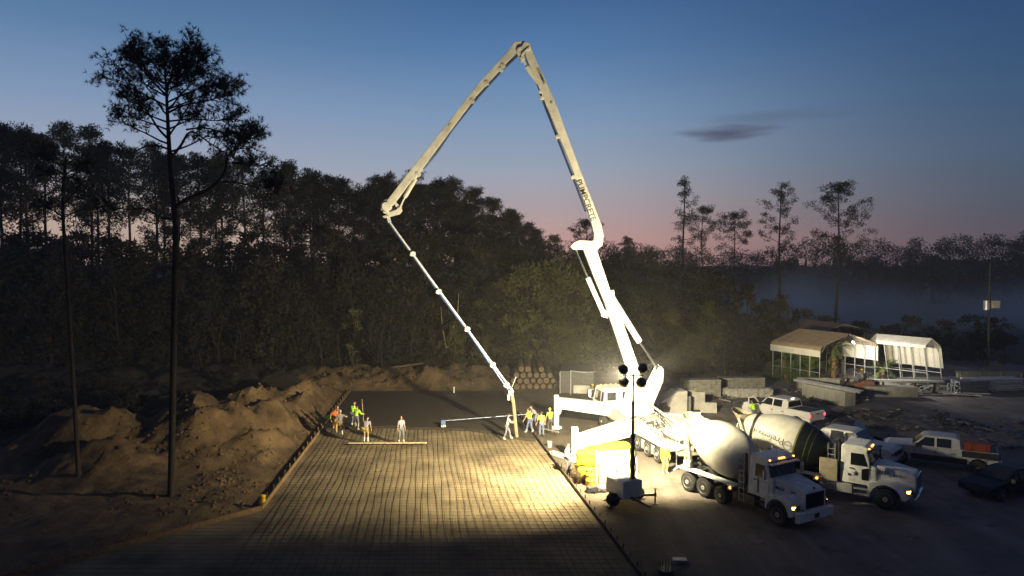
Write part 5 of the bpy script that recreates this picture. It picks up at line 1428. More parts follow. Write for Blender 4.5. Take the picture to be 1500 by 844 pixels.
yard('white_plank', 'white plank lying on the yard, left of two', 'plank', MB().box((0, 0, .06), (3.0, .25, .08)), white, 1410, 579, -22, group='white planks')
yard('white_plank', 'white plank lying on the yard, right of two', 'plank', MB().box((0, 0, .06), (2.8, .28, .08)), white, 1425, 577, -14, group='white planks')
# concrete wall blocks in a row, with long steel on top
bar_ = M('precast_concrete', (.30, .29, .27), .85, var=.25, scale=1.4, bump=.3)
A_, B_ = G(1186, 583), G(1250, 597)
dv = (B_ - A_); n_ = 4
for k in range(n_):
    c = A_ + dv * ((k + .5) / n_)
    w_ = dv.length / n_ * .94
    b = MB().prism([(-w_ / 2, 0), (w_ / 2, 0), (w_ / 2, 1.25), (-w_ / 2, 1.25)], .62); b.prism([(-w_ / 2 - .0, .0), (-w_ / 2 + .14, 0), (-w_ / 2 + .14, 1.24), (-w_ / 2, 1.24)], .70)
    o = b.build('wall_block', bar_, bevel=.03, loc=(c.x, c.y + .5, 0)); o.rotation_euler = (0, 0, math.atan2(dv.y, dv.x))
    tag(o, ['precast concrete block farthest along the row, nearest the carport', 'precast concrete block, second from the carport end of the row', 'precast concrete block, third from the carport end of the row', 'precast concrete block at the near end of the row, pale end face showing'][k], 'concrete block', 'precast blocks in a row')
b = bundle(14, 6.6, .06, 2, 8, .04); o = b.build('steel_beams', galv, loc=((A_.x + B_.x) / 2, (A_.y + B_.y) / 2 + .5, 1.26)); o.rotation_euler = (0, 0, math.atan2(dv.y, dv.x)); tag(o, 'bright steel beams laid along the top of the precast block row', 'steel beams')
yard('wall_block', 'long low concrete wall standing in front of the palms', 'low wall', MB().box((0, 0, .55), (5.6, .8, 1.1)).box((0, 0, 1.14), (5.7, .5, .08)), bar_, 1214, 572, -9, .03)
yard('wall_block', 'dark concrete trough block right of the forklift', 'concrete block', MB().box((0, 0, .45), (4.4, 1.2, .9)), concr, 1303, 580, -8, .04)
# low benches of steel on trestles
tb = empty('trestle_table', 'long steel beams resting on short trestle legs beside the damaged carport', 'trestle', (*G(1330, 575).xy, 0), R(-6))
b = MB(); b.box((0, 0, 1.05), (6.2, .5, .16)); b.box((-.8, .8, 1.0), (6.2, .3, .14)); b.build('beam', galv, tb)
for x in (-2.2, .6, 2.3):
    q = MB(); q.box((x, 0, .5), (.16, .16, 1.0)); q.box((x, 0, .03), (.5, .5, .06)); q.build('leg', darkm, tb)
# ------------------------------------------------------------------ carports
def carport(label, B0, ax_dir, W_, L_, eave, ridge, drop_r, drop_l, roofm, wallm, shear=0., posts=6, sag=0.):
    """B0: near left corner. W_ spans the gable, L_ runs away along ax_dir"""
    u = Vector((ax_dir.y, -ax_dir.x, 0)); v = Vector((ax_dir.x, ax_dir.y, 0))
    root = empty('carport', label, 'carport', (B0.x, B0.y, 0), 0, 'steel carports at the edge of the yard')
    def T(a, b_, z): return u * (a + shear * z) + v * b_ + Vector((0, 0, z - sag * a * .12))
    prof = [(-.15, eave - drop_l), (-.15, eave - .15), (.05, eave + .12), (.35, eave + .28), (W_ / 2, ridge), (W_ - .35, eave + .28), (W_ - .05, eave + .12), (W_ + .15, eave - .15), (W_ + .15, eave - drop_r)]
    def skinq(i0, i1, name, mat):
        b = MB()
        nseg = 1
        for i in range(i0, i1):
            (a0, z0), (a1, z1) = prof[i], prof[i + 1]
            # ribs run along the length: small steps in the sheet
            ln = math.hypot(a1 - a0, z1 - z0); nr = max(1, int(ln / .23))
            for k in range(nr):
                f0, f1 = k / nr, (k + 1) / nr; nn_ = Vector((-(z1 - z0), 0, a1 - a0)).normalized()
                for (g0, g1, off) in ((f0, f0 + (f1 - f0) * .72, 0.), (f0 + (f1 - f0) * .72, f1, .035)):
                    qa, qz = nn_.x * off, nn_.z * off
                    p = [T(a0 + (a1 - a0) * g0 + qa, -.2, z0 + (z1 - z0) * g0 + qz), T(a0 + (a1 - a0) * g1 + qa, -.2, z0 + (z1 - z0) * g1 + qz),
                         T(a0 + (a1 - a0) * g1 + qa, L_ + .2, z0 + (z1 - z0) * g1 + qz), T(a0 + (a1 - a0) * g0 + qa, L_ + .2, z0 + (z1 - z0) * g0 + qz)]
                    b.sheet(p, .012, (u * nn_.x + Vector((0, 0, nn_.z))))
        return b.build(name, mat, root)
    skinq(1, 7, 'roof', roofm)
    if drop_l > .2: skinq(0, 1, 'side_panel', wallm)
    skinq(7, 8, 'side_panel', wallm)
    for sd in (0, W_):
        for k in range(posts):
            MB().bar(T(sd, L_ * k / (posts - 1), 0), T(sd, L_ * k / (posts - 1), eave), .07, .07).build('post', galv, root)
        MB().bar(T(sd, 0, 1.25), T(sd, L_, 1.25), .05, .05).build('rail', galv, root)
    for k in range(posts):
        b = MB(); bb = L_ * k / (posts - 1)
        for (a0, z0), (a1, z1) in zip(prof[2:7], prof[3:7]): b.bar(T(a0, bb, z0 - .07), T(a1, bb, z1 - .07), .05, .06)
        b.bar(T(.0, bb, eave - .6), T(.9, bb, eave + .42), .04, .04); b.bar(T(W_, bb, eave - .6), T(W_ - .9, bb, eave + .42), .04, .04)
        b.build('truss', galv, root)
    return root
tan = M('tan_roof_sheet', (.42, .32, .21), .5, .2, var=.12, scale=1.5)
wsheet = M('white_ribbed_sheet', (.74, .72, .66), .45, .1, var=.08, scale=1.2)
brownr = M('brown_roof_sheet', (.16, .10, .08), .6, .1, var=.2)
carport('tan roofed carport with open sides and palms under it', Vector((30.0, 69.6, 0)), Vector((-.43, .90, 0)).normalized(), 7.9, 6.0, 3.6, 4.9, 1.6, .8, tan, wsheet)
carport('leaning damaged carport with a curled white roof at the yard edge', Vector((40.7, 69.7, 0)), Vector((-.56, .83, 0)).normalized(), 2.8, 5.2, 3.9, 4.7, 2.2, .1, wsheet, wsheet, shear=-.26, posts=5, sag=.6)
carport('dark brown roofed carport standing behind the other two', Vector((33.6, 80.5, 0)), Vector((-.30, .95, 0)).normalized(), 9.5, 6.0, 3.7, 5.0, 2.6, .6, brownr, M('brown_wall_sheet', (.20, .14, .10), .6), posts=4)
fl_ = empty('floodlight', 'small dark floodlight hanging under the gable peak of the tan carport', 'floodlight', (33.4, 70.7, 4.45))
MB().box((0, 0, 0), (.62, .34, .5), ry=R(45)).build('housing', darkm, fl_, bevel=.04); MB().bar((0, .1, .2), (0, .3, .5), .06, .06).build('bracket', darkm, fl_)
MB().box((.30, -.08, -.28), (.3, .26, .03), ry=R(45)).build('lens', lens, fl_)
ld = bpy.data.lights.new('carport_light', 'SPOT'); ld.energy = 2900; ld.color = (1, .93, .78); ld.shadow_soft_size = .12; ld.spot_size = R(158); ld.spot_blend = .5
lo = bpy.data.objects.new('carport_light', ld); link(lo); lo.location = (33.75, 70.5, 4.15); lo.rotation_mode = 'QUATERNION'; lo.rotation_quaternion = Vector((.85, -.10, -.42)).to_track_quat('-Z', 'Y')
# orange and green bin between them
b = MB()
yard('orange_barrel', 'orange and green striped barrel standing beside the carport post', 'barrel', MB().lathe([(0, .3), (.3, .3), (.31, .27), (.6, .27), (.61, .25), (.95, .24), (1.0, .12)], (0, 0, 0), (0, 0, 1), 16, mis=[0, 1, 1, 1, 0, 0, 0]), [orm, M('green_band_paint', (.05, .15, .06), .6)], 1284, 571)
# ------------------------------------------------------------------ forklift
fk = empty('forklift', 'dark forklift with tall mast and a driver in a yellow hard hat', 'forklift', (*G(1256, 577).xy, 0), R(165))
MB().prism([(-1.3, .45), (1.0, .45), (1.0, .95), (.3, 1.05), (-.2, 1.15), (-.35, 1.35), (-1.25, 1.3), (-1.4, .9)], .62).build('body', M('dark_red_machine', (.14, .06, .045), .5, var=.3), fk, bevel=.06)
b = MB(); [b.box((1.25, s_ * .38, 1.6), (.14, .12, 3.0)) for s_ in (-1, 1)]; [b.box((1.25, 0, z), (.1, .8, .1)) for z in (.5, 1.6, 3.05)]; b.tube([(1.2, .12, .4), (1.2, .12, 2.5)], .05, 8)
b.box((1.36, 0, .7), (.06, 1.1, .9)); b.build('mast', darkm, fk)
for s_ in (-1, 1): MB().bar((1.4, s_ * .3, .22), (2.6, s_ * .3, .18), .12, .06).build('fork', darkm, fk)
b = MB(); [b.tube([(x, s_ * .5, 1.1), (x * .8, s_ * .5, 2.25)], .03, 6) for x in (-.9, .8) for s_ in (-1, 1)]; [b.tube([(x * .8, -.5, 2.25), (x * .8, .5, 2.25)], .03, 6) for x in (-.9, .8)]; [b.tube([(-.72, s_ * .5, 2.25), (.64, s_ * .5, 2.25)], .03, 6) for s_ in (-1, 1)]
b.build('roll_cage', darkm, fk); MB().box((-.35, 0, 1.35), (.5, .5, .15)).box((-.6, 0, 1.65), (.12, .5, .5)).build('seat', black, fk, bevel=.03)
for x, r_ in ((.75, .48), (-.9, .40)):
    for s_ in (-1, 1): wheel(fk, x, s_ * .66, r_, r_, .26, s_, darkm)
c = G(1256, 577); d_ = Vector((math.cos(R(165)), math.sin(R(165)), 0))
person('forklift driver in a yellow hard hat sitting on the forklift', (c.x - d_.x * .35, c.y - d_.y * .35, 1.42), 165, greys, jeans, hands=((-.2, .45, .55), (.2, .45, .55)), crouch=.86, seated=True, hat_mat=haty, boots=bootd)
# ------------------------------------------------------------------ lit utility box on a pole in the woods
up_ = empty('utility_pole', 'thin pole carrying a pale box among the trees at the far right', 'utility pole', (*P(1449, 447, 84).xy, 0))
MB().tube([(0, 0, 0), (0, 0, 12)], [.14, .10], 8).build('pole', darkm, up_); z_ = P(1449, 447, 84).z
MB().lathe([(-.55, .35), (.55, .35)], (-.5, -.3, z_), (0, 0, 1), 14).build('transformer', galv, up_, smooth=True); MB().box((.5, -.3, z_ + .1), (.9, .5, .9)).build('box', dirtyw, up_, bevel=.05)
# ------------------------------------------------------------------ trees
barkm = M('pine_trunk_bark', (.036, .027, .019), .95, var=.35, scale=3, bump=.6)
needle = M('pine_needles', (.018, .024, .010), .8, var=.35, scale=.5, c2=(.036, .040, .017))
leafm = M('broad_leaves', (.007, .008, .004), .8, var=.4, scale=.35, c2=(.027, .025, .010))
leafn = M('yellow_green_leaves', (.10, .11, .03), .8, var=.3, scale=.6, c2=(.15, .14, .05))
for m_ in (needle, leafm):      # every tree a little different
    nt = m_.node_tree; b_ = nt.nodes['Principled BSDF']; src = b_.inputs['Base Color'].links[0].from_socket
    oi = nt.nodes.new('ShaderNodeObjectInfo'); rp = nt.nodes.new('ShaderNodeValToRGB'); nt.links.new(oi.outputs['Random'], rp.inputs[0])
    rp.color_ramp.elements[0].color = (.35, .38, .4, 1); rp.color_ramp.elements[1].color = (1.25, 1.1, .7, 1); rp.color_ramp.elements.new(.6).color = (.65, .68, .6, 1)
    mx_ = nt.nodes.new('ShaderNodeMixRGB'); mx_.blend_type = 'MULTIPLY'; mx_.inputs[0].default_value = 1; nt.links.new(src, mx_.inputs[1]); nt.links.new(rp.outputs[0], mx_.inputs[2]); nt.links.new(mx_.outputs[0], b_.inputs['Base Color'])
def rdir(rnd):
    z = rnd.uniform(-1, 1); a = rnd.uniform(0, 2 * PI); s_ = math.sqrt(1 - z * z)
    return Vector((s_ * math.cos(a), s_ * math.sin(a), z))
def blob(b, c, rad, cnt, L, w, rnd, flat=.6):
    for _ in range(cnt):
        d = rdir(rnd) * (rnd.random() ** .45) * rad; d.z *= flat
        p = c + d; q = (rdir(rnd) + d.normalized() * .6 + Vector((0, 0, .3))).normalized() * L * rnd.uniform(.6, 1.3); s_ = q.cross(rdir(rnd)).normalized() * w * rnd.uniform(.7, 1.3)
        k = len(b.v); b.v += [tuple(p - s_), tuple(p + s_), tuple(p + q)]; b.f.append((k, k + 1, k + 2)); b.mi.append(0)
def tuft(b, c, d, L, w, n_, rnd):
    for _ in range(n_):
        q = (d * .75 + rdir(rnd)).normalized() * L * rnd.uniform(.75, 1.15); s_ = q.cross(rdir(rnd)).normalized() * w
        k = len(b.v); b.v += [tuple(c - s_), tuple(c + s_), tuple(c + q)]; b.f.append((k, k + 1, k + 2)); b.mi.append(0)
def limb(tb_, p, d, L, r0, rnd, seg=5, up=.12, wob=.22):
    pts_ = [p.copy()]; dd = d.normalized()
    for i in range(seg):
        dd = (dd + Vector((rnd.uniform(-wob, wob), rnd.uniform(-wob, wob), rnd.uniform(-wob, wob) * .6 + up))).normalized()
        pts_.append(pts_[-1] + dd * L / seg)
    tb_.tube(pts_, [r0 * (1 - .8 * i / seg) for i in range(seg + 1)], 5, cap=False)
    return pts_
def proto_pine(seed, H=24., c0=.55, rmax=4.2, nl=26, cl=26, rad=1.05, lean=.5, top=True, L=.5, w=.06, lop=0.):
    rnd = random.Random(seed); t_ = MB(); c_ = MB()
    pts_ = []; n_ = 12; ax_ = rnd.uniform(-lean, lean); ay_ = rnd.uniform(-lean, lean)
    for i in range(n_ + 1):
        f = i / n_; pts_.append(Vector((ax_ * math.sin(f * 2.2) + .12 * math.sin(f * 9 + seed), ay_ * math.sin(f * 2.5), f * H)))
    t_.tube(pts_, [(.26 * (1 - .80 * (i / n_) ** 1.1)) * H / 24 for i in range(n_ + 1)], 7)
    def on_(f): 
        k = min(int(f * n_), n_ - 1); u_ = f * n_ - k; return pts_[k].lerp(pts_[k + 1], u_)
    for k in range(nl):
        f = c0 + (1 - c0) * ((k + rnd.random()) / nl) ** .9
        g_ = (f - c0) / (1 - c0)
        prof = (math.sin(PI * min(1, .22 + .78 * g_)) ** .7) if top else 1 - g_ * .7
        Lb = rmax * max(.22, prof) * rnd.uniform(.6, 1.15)
        a = k * 2.399 + rnd.uniform(-.5, .5) ; d = Vector((math.cos(a), math.sin(a), rnd.uniform(-.05, .55)))
        if lop and math.cos(a) < 0: Lb *= (1 - lop)
        q = limb(t_, on_(min(f, .985)), d, Lb, .075 * H / 24 * (1.3 - f), rnd, up=.10)
        for j in range(2, len(q)):
            for _ in range(2 if j == len(q) - 1 else 1):
                cc = q[j] + rdir(rnd) * rad * .55; blob(c_, cc, rad * rnd.uniform(.55, 1.1), cl, L, w, rnd, .62)
    blob(c_, pts_[-1], rad * .9, cl * 2, L, w, rnd, .8)
    for _ in range(rnd.randint(2, 5)):
        f = rnd.uniform(.3, c0); a = rnd.uniform(0, 6.28); limb(t_, on_(f), Vector((math.cos(a), math.sin(a), .1)), rnd.uniform(.8, 2.2), .04, rnd)
    return t_, c_, H
def proto_broad(seed, H=12., rmax=3.4, nc=70, cl=46, L=.42, w=.13, low=.08, rad=1.0):
    rnd = random.Random(seed); t_ = MB(); c_ = MB()
    pts_ = [Vector((.3 * math.sin(i * .5 + seed), .2 * math.cos(i * .7 + seed), i / 8 * H * .92)) for i in range(9)]
    t_.tube(pts_, [.17 * (1 - .85 * i / 8) * H / 12 for i in range(9)], 6)
    for k in range(nc):
        g_ = rnd.random(); z = H * (low + (1 - low) * g_)
        rr_ = rmax * (math.sin(PI * (.12 + .80 * g_)) ** .8) * (.75 + .5 * noise.noise(Vector((seed, g_ * 5, k * .1))))
        a = rnd.uniform(0, 2 * PI); r_ = rr_ * math.sqrt(rnd.uniform(.25, 1.)) 
        cc = Vector((r_ * math.cos(a), r_ * math.sin(a), min(z, H - .3)))
        if k % 3 == 0:
            i = min(7, int(g_ * 7)); t_.tube([pts_[i], (pts_[i] + cc) / 2 + Vector((0, 0, -.1)), cc], [.05, .035, .015], 4, cap=False)
        blob(c_, cc, rad * rnd.uniform(.5, 1.15), cl, L, w, rnd, .7)
    return t_, c_, H
protos = {}
def mk(key, tup, leaf):
    t_, c_, H = tup
    tm = t_.build('trunk', barkm, smooth=True); cm = c_.build('crown', leaf)
    col.objects.unlink(tm); col.objects.unlink(cm)
    protos[key] = (tm, cm, H)
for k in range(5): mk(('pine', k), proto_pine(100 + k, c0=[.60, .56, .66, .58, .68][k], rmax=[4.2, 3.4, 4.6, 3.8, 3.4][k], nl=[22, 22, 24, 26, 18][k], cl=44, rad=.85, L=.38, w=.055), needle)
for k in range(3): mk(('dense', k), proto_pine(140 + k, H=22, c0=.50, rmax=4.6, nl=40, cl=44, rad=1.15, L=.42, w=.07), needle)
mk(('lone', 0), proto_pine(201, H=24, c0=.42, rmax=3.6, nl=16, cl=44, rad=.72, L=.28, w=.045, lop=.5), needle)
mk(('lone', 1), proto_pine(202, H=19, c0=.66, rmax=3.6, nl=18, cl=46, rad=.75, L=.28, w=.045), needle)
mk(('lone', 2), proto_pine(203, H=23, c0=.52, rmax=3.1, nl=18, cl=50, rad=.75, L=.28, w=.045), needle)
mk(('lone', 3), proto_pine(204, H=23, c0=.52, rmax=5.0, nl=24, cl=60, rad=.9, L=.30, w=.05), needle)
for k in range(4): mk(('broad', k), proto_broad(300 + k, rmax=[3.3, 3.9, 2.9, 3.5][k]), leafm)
leafm_lit = M('lamplit_leaves', (.030, .036, .008), .8, var=.4, scale=.35, c2=(.075, .078, .018))  # lamplight on the edge of the woods put into a brighter leaf colour
for k in range(2): mk(('light', k), proto_broad(310 + k, rmax=[3.2, 3.7][k], nc=60), leafm_lit)
mk(('bush', 0), proto_broad(320, H=4.5, rmax=2.6, nc=34, cl=44, L=.32, w=.10, rad=.7), leafm)
mk(('bush', 1), proto_broad(321, H=4.5, rmax=2.9, nc=38, cl=44, L=.32, w=.10, rad=.7), leafm)
mk(('sapling', 0), proto_broad(330, H=7.5, rmax=1.3, nc=36, cl=14, L=.22, w=.06, low=.25, rad=.45), leafn)
def tree(key, px, top, Y, label, group=None, rz=None, sxy=1., name='pine_tree', rnd=random):
    tm, cm, H = protos[key]
    p = P(px, top, Y); s_ = p.z / H
    e = empty(name, label, 'tree', (p.x, Y, 0 if Y < 92 or True else 0), rnd.uniform(0, 6.28) if rz is None else rz, group)
    e.scale = (s_ * sxy, s_ * sxy, s_)
    for q in (tm, cm):
        c = q.copy(); col.objects.link(c); c.parent = e
    return e
rnd = random.Random(77)
# outline of the woods: x, top in the picture
OUT = [(-60, 175), (0, 172), (25, 185), (60, 200), (90, 190), (140, 200), (200, 208), (260, 222), (300, 232), (350, 240), (400, 248), (450, 246), (480, 252), (510, 268), (550, 252), (600, 252), (635, 262), (660, 268), (690, 290), (740, 302), (775, 318), (810, 348)]
def outline(x):
    for (a, ya), (b_, yb) in zip(OUT, OUT[1:]):
        if a <= x <= b_: return ya + (yb - ya) * (x - a) / (b_ - a)
    return OUT[-1][1]
def zone(x):
    if x < 230: return 'left of the large near pine'
    if x < 480: return 'just right of the large near pine'
    if x < 700: return 'behind the lowered boom arm'
    return 'inside the boom triangle'
def lab(kind, x): return f'{kind} {zone(x)}', f'{kind} {zone(x)}'
x = -60
while x < 815:
    Y = rnd.uniform(88, 100); L_, g_ = lab('tall dark pine of the woods', x)
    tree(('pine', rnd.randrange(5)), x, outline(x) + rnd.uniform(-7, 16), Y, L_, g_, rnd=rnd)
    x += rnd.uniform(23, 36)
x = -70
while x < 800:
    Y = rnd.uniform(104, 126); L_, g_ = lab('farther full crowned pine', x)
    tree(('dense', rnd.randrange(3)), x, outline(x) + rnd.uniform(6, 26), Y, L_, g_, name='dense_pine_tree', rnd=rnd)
    x += rnd.uniform(30, 44) if x > 380 else rnd.uniform(70, 110)
# understorey wall along the edge of the woods
UND = [(-80, 352), (300, 358), (500, 352), (600, 350), (760, 368), (860, 378), (960, 384), (1040, 398), (1120, 432), (1200, 468), (1300, 478), (1520, 474)]
def und(x):
    for (a, ya), (b_, yb) in zip(UND, UND[1:]):
        if a <= x <= b_: return ya + (yb - ya) * (x - a) / (b_ - a)
    return 474
def zone2(x):
    if x < 260: return 'behind the dirt heaps'
    if x < 700: return 'behind the wet concrete'
    if x < 900: return 'behind the log pile and trailer'
    if x < 1120: return 'between boom foot and carports'
    return 'behind the carports'
for row, (ya, yb, step, off) in enumerate(((77, 81, 28, 0), (84, 90, 34, -14))):
    x = -70
    while x < 1500:
        Y = rnd.uniform(ya, yb) + (6 if x > 1110 else 0); top = und(x) + rnd.uniform(-10, 34 if row == 0 else 12) + off * .4
        if row == 0: top += rnd.uniform(0, 60) * (1 if x < 1100 else .3)
        sm_ = top > 452
        k_ = f'leafy understorey tree {zone2(x)}' if not sm_ else f'low bushy tree {zone2(x)}'
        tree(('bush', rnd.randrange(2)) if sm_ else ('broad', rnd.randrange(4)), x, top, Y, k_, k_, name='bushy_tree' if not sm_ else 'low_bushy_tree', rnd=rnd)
        x += rnd.uniform(step * .8, step * 1.25) * (1. if x < 1100 else 1.25)
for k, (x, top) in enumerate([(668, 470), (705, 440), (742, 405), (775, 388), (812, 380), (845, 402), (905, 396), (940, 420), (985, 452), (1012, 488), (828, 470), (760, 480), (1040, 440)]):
    tree(('light', k % 2), x, top, 75.8 + (k * 7 % 5) * .5, 'yellowish green broadleaf tree with lamplight put into its leaf colour at the edge of the woods', 'trees with lamplit leaf colour at the edge of the woods', name='lamplit_tree', rnd=rnd)
# low growth at the foot
x = -40
while x < 1130:
    k_ = f'low shrub at the foot of the woods {zone2(x)}'
    tree(('bush', rnd.randrange(2)), x, rnd.uniform(508, 540), rnd.uniform(75.5, 77.5), k_, k_, name='shrub', rnd=rnd, sxy=1.3)
    x += rnd.uniform(34, 56)
for k in range(26):
    X = rnd.uniform(-46, -23.5); Yq = max(50, 47 + (X + 31) / .4 + 3) + rnd.uniform(0, 16)
    if Yq > 74: continue
    tm, cm, H = protos[('bush', k % 2)]
    e = empty('shrub', 'dark low scrub growing in the shade behind the dirt heaps', 'shrub', (X, Yq, 0), rnd.uniform(0, 6), 'dark low scrub growing in the shade behind the dirt heaps'); s_ = rnd.uniform(.25, .55); e.scale = (s_ * 1.3, s_ * 1.3, s_)
    for q in (tm, cm):
        c = q.copy(); col.objects.link(c); c.parent = e
# single pines standing clear of the mist
for key, px, top, Y, lb, rz in ((('lone', 0), 1005, 262, 104, 'tall thin pine with sparse one sided branches, first right of the boom', .3), (('lone', 1), 1077, 314, 106, 'shorter pine with a small umbrella crown between two tall thin pines', 1.),
                            (('lone', 2), 1143, 272, 108, 'tall narrow pine with tufted branches, left of the broadest single pine', 2.), (('lone', 3), 1226, 272, 110, 'tall pine with the broadest crown of the single pines', .8),
                            (('pine', 2), 862, 326, 112, 'round crowned pine seen directly behind the boom knee', .2), (('pine', 1), 918, 350, 118, 'pine crown just right of the boom knee', 2.2), (('lone', 1), 1032, 306, 125, 'faint farther pine just right of the sparse thin pine', 2.6),
                            (('pine', 4), 700, 280, 96, 'open crowned pine standing out above the woods inside the boom triangle', 2.6)):
    tree(key, px, top, Y, lb, None, rz)
tree(('sapling', 0), 520, 452, 74.5, 'slender sapling with pale sparse leaves behind the lime shirted workers', None, .3, name='sapling')
# curved bare trunk in the lit woods
c_ = MB(); c_.tube([P(652, 548, 76), P(655, 515, 76), P(662, 488, 76), P(670, 462, 76.5), P(672, 430, 77)], [.13, .11, .09, .07, .04], 7); c_.tube([P(655, 515, 76), P(648, 480, 76), P(646, 450, 76)], [.07, .05, .03], 6)
o = c_.build('dead_tree', M('pale_bark', (.28, .22, .14), .9, var=.3), smooth=True); tag(o, 'pale curved bare trunk at the edge of the lit woods', 'tree')
for k, (px, Y) in enumerate([(282, 75), (296, 74.5), (322, 75), (345, 74), (352, 76), (398, 75), (470, 74.5), (498, 75), (560, 75), (604, 75.5), (700, 76), (770, 76), (850, 75.5), (905, 75), (960, 75), (1010, 75.5), (1062, 75)]):
    g_ = P(px, 520, Y); t_ = MB(); hh = rnd.uniform(3.5, 9.); pp = [Vector((.25 * math.sin(i + k) * i * .2, .2 * math.cos(i * .8 + k), hh * i / 7)) for i in range(8)]
    t_.tube(pp, [.075 * (1 - .8 * i / 7) for i in range(8)], 5)
    for j in range(5): limb(t_, pp[3 + j % 4], Vector((math.cos(j * 2.2 + k), math.sin(j * 2.2), .5)), rnd.uniform(.6, 1.8), .025, rnd)
    o = t_.build('bare_sapling', barkm); o.location = (g_.x, Y, 0); tag(o, 'thin bare stem standing at the front edge of the woods', 'tree', 'bare stems at the edge of the woods')
# far wood that reads as one mass
fw = MB(); rnd = random.Random(9)
far_out = [(-400, 330), (0, 350), (800, 356), (900, 358), (950, 366), (1040, 372), (1100, 370), (1150, 362), (1220, 356), (1260, 350), (1300, 358), (1350, 352), (1400, 352), (1450, 346), (1500, 342), (1900, 340)]
def fo(x):
    for (a, ya), (b_, yb) in zip(far_out, far_out[1:]):
        if a <= x <= b_: return ya + (yb - ya) * (x - a) / (b_ - a)
    return 350
for row, (Ya, Yb, dx_, drop) in enumerate(((212, 240, 13, 0),)):
    x = -350 if row == 0 else 900
    while x < 1850:
        Y = rnd.uniform(Ya, Yb); top = fo(x) + rnd.uniform(-7, 9) + drop; p = P(x, top, Y); Hh = p.z
        cr_ = rnd.uniform(3, 4.6)
        for _ in range(20 if x > 700 else 8):
            cc = Vector((p.x + rnd.gauss(0, 1) * cr_ * .55, Y + rnd.gauss(0, 1) * 1.5, 0)); t01 = rnd.random()
            cc.z = Hh * (.12 + .88 * t01 ** .8) - 1.2 * (abs(cc.x - p.x) / cr_) ** 2
            blob(fw, cc, 2.3, 60 if t01 > .55 else 34, .7 if t01 > .55 else 1.3, .16 if t01 > .55 else .4, rnd, .7)
        fw.box((p.x, Y, Hh * .35), (.5, .5, Hh * .7))
        x += rnd.uniform(dx_ * .7, dx_ * 1.3)
o = fw.build('far_wood', needle); tag(o, 'distant dark wood fading into blue mist beyond the clearing', 'wood', kind='stuff')

# ------------------------------------------------------------------ the large near pine
def hero(label, Y0, trunk_px, rads, limbs, extra, seed, ntw=.78, dens=.66):
    rnd = random.Random(seed); base = P(trunk_px[0][0], trunk_px[0][1], Y0); base.z = 0
    root = empty('pine_tree', label, 'tree', base)
    def F(x, y):
        if seed != 4: return (x, y)
        if y < 150: y += (150 - y) * .16
        if x < 235 and y < 230: x = 235 - (235 - x) * .86
        return (x, y)
    limbs = [([F(*q_) for q_ in l_[0]], *l_[1:]) for l_ in limbs]; trunk_px = [(x, y + (max(0, 150 - y) * .16 if seed == 4 else 0)) for x, y in trunk_px]
    t_ = MB(); c_ = MB()
    tp = [P(x, y, Y0) - base for x, y in trunk_px]; tp[0].z = 0.
    # smooth the trunk line
    def cr(pts_, k=4):
        out = []
        for i in range(len(pts_) - 1):
            p0 = pts_[max(i - 1, 0)]; p1 = pts_[i]; p2 = pts_[i + 1]; p3 = pts_[min(i + 2, len(pts_) - 1)]
            for j in range(k):
                u_ = j / k; out.append(.5 * ((2 * p1) + (p2 - p0) * u_ + (2 * p0 - 5 * p1 + 4 * p2 - p3) * u_ ** 2 + (3 * p1 - p0 - 3 * p2 + p3) * u_ ** 3))
        return out + [pts_[-1]]
    tps = cr(tp); n_ = len(tps)
    rr_ = [rads[0] + (rads[1] - rads[0]) * min(1, i / n_ * 2) if i < n_ / 2 else rads[1] + (rads[2] - rads[1]) * (i / n_ * 2 - 1) for i in range(n_)]
    rr_[0] *= 1.15
    t_.tube(tps, rr_, 12)
    def twigs(q, f0, num, Lt, spread=1.):
        for _ in range(int(num * ntw)):
            f = f0 + (1 - f0) * rnd.random() ** .7; k = min(int(f * (len(q) - 1)), len(q) - 2); p = q[k].lerp(q[k + 1], f * (len(q) - 1) - k)
            ad = (q[-1] - q[0]).normalized(); d = (rdir(rnd) * spread + ad * .5 + Vector((0, 0, .35))).normalized()
            tw = limb(t_, p, d, Lt * rnd.uniform(.45, 1.0), .022, rnd, 3, .12, .3)
            for j in range(1, 4):
                for _ in range(rnd.randint(1, 2) if j < 3 else 2):
                    pp = tw[j] + rdir(rnd) * .16
                    if rnd.random() < dens: tuft(c_, pp, (tw[j] - tw[j - 1]).normalized(), .25, .015, 11, rnd)
            if rnd.random() < .8:
                d2 = (d + rdir(rnd) * .8).normalized(); t2 = limb(t_, tw[1], d2, Lt * .5, .014, rnd, 2, .1, .3)
                for j in (1, 2): tuft(c_, t2[j], d2, .26, .017, 13, rnd)
    for (pts_, yo, r0, f0, num, Lt) in limbs:
        n3 = len(pts_); q = [P(x, y, Y0) - base + Vector((0, yo * (i / max(1, n3 - 1)) ** 1.2, 0)) for i, (x, y) in enumerate(pts_)]
        q = cr(q, 3); t_.tube(q, [r0 * (1 - .78 * i / (len(q) - 1)) for i in range(len(q))], 7, cap=False)
        if num: twigs(q, f0, num, Lt)
    for (f, az, L_, el_, num) in extra:
        k = int(f * (n_ - 1)); p = tps[k]; d = Vector((math.cos(az), math.sin(az), el_))
        q = limb(t_, p, d, L_, .07 * (1.2 - f * .6), rnd, 6, .06, .14); twigs(q, .35, num, 1.0)
    t_.build('trunk', barkm, root, smooth=True); c_.build('crown', needle, root)
    return root
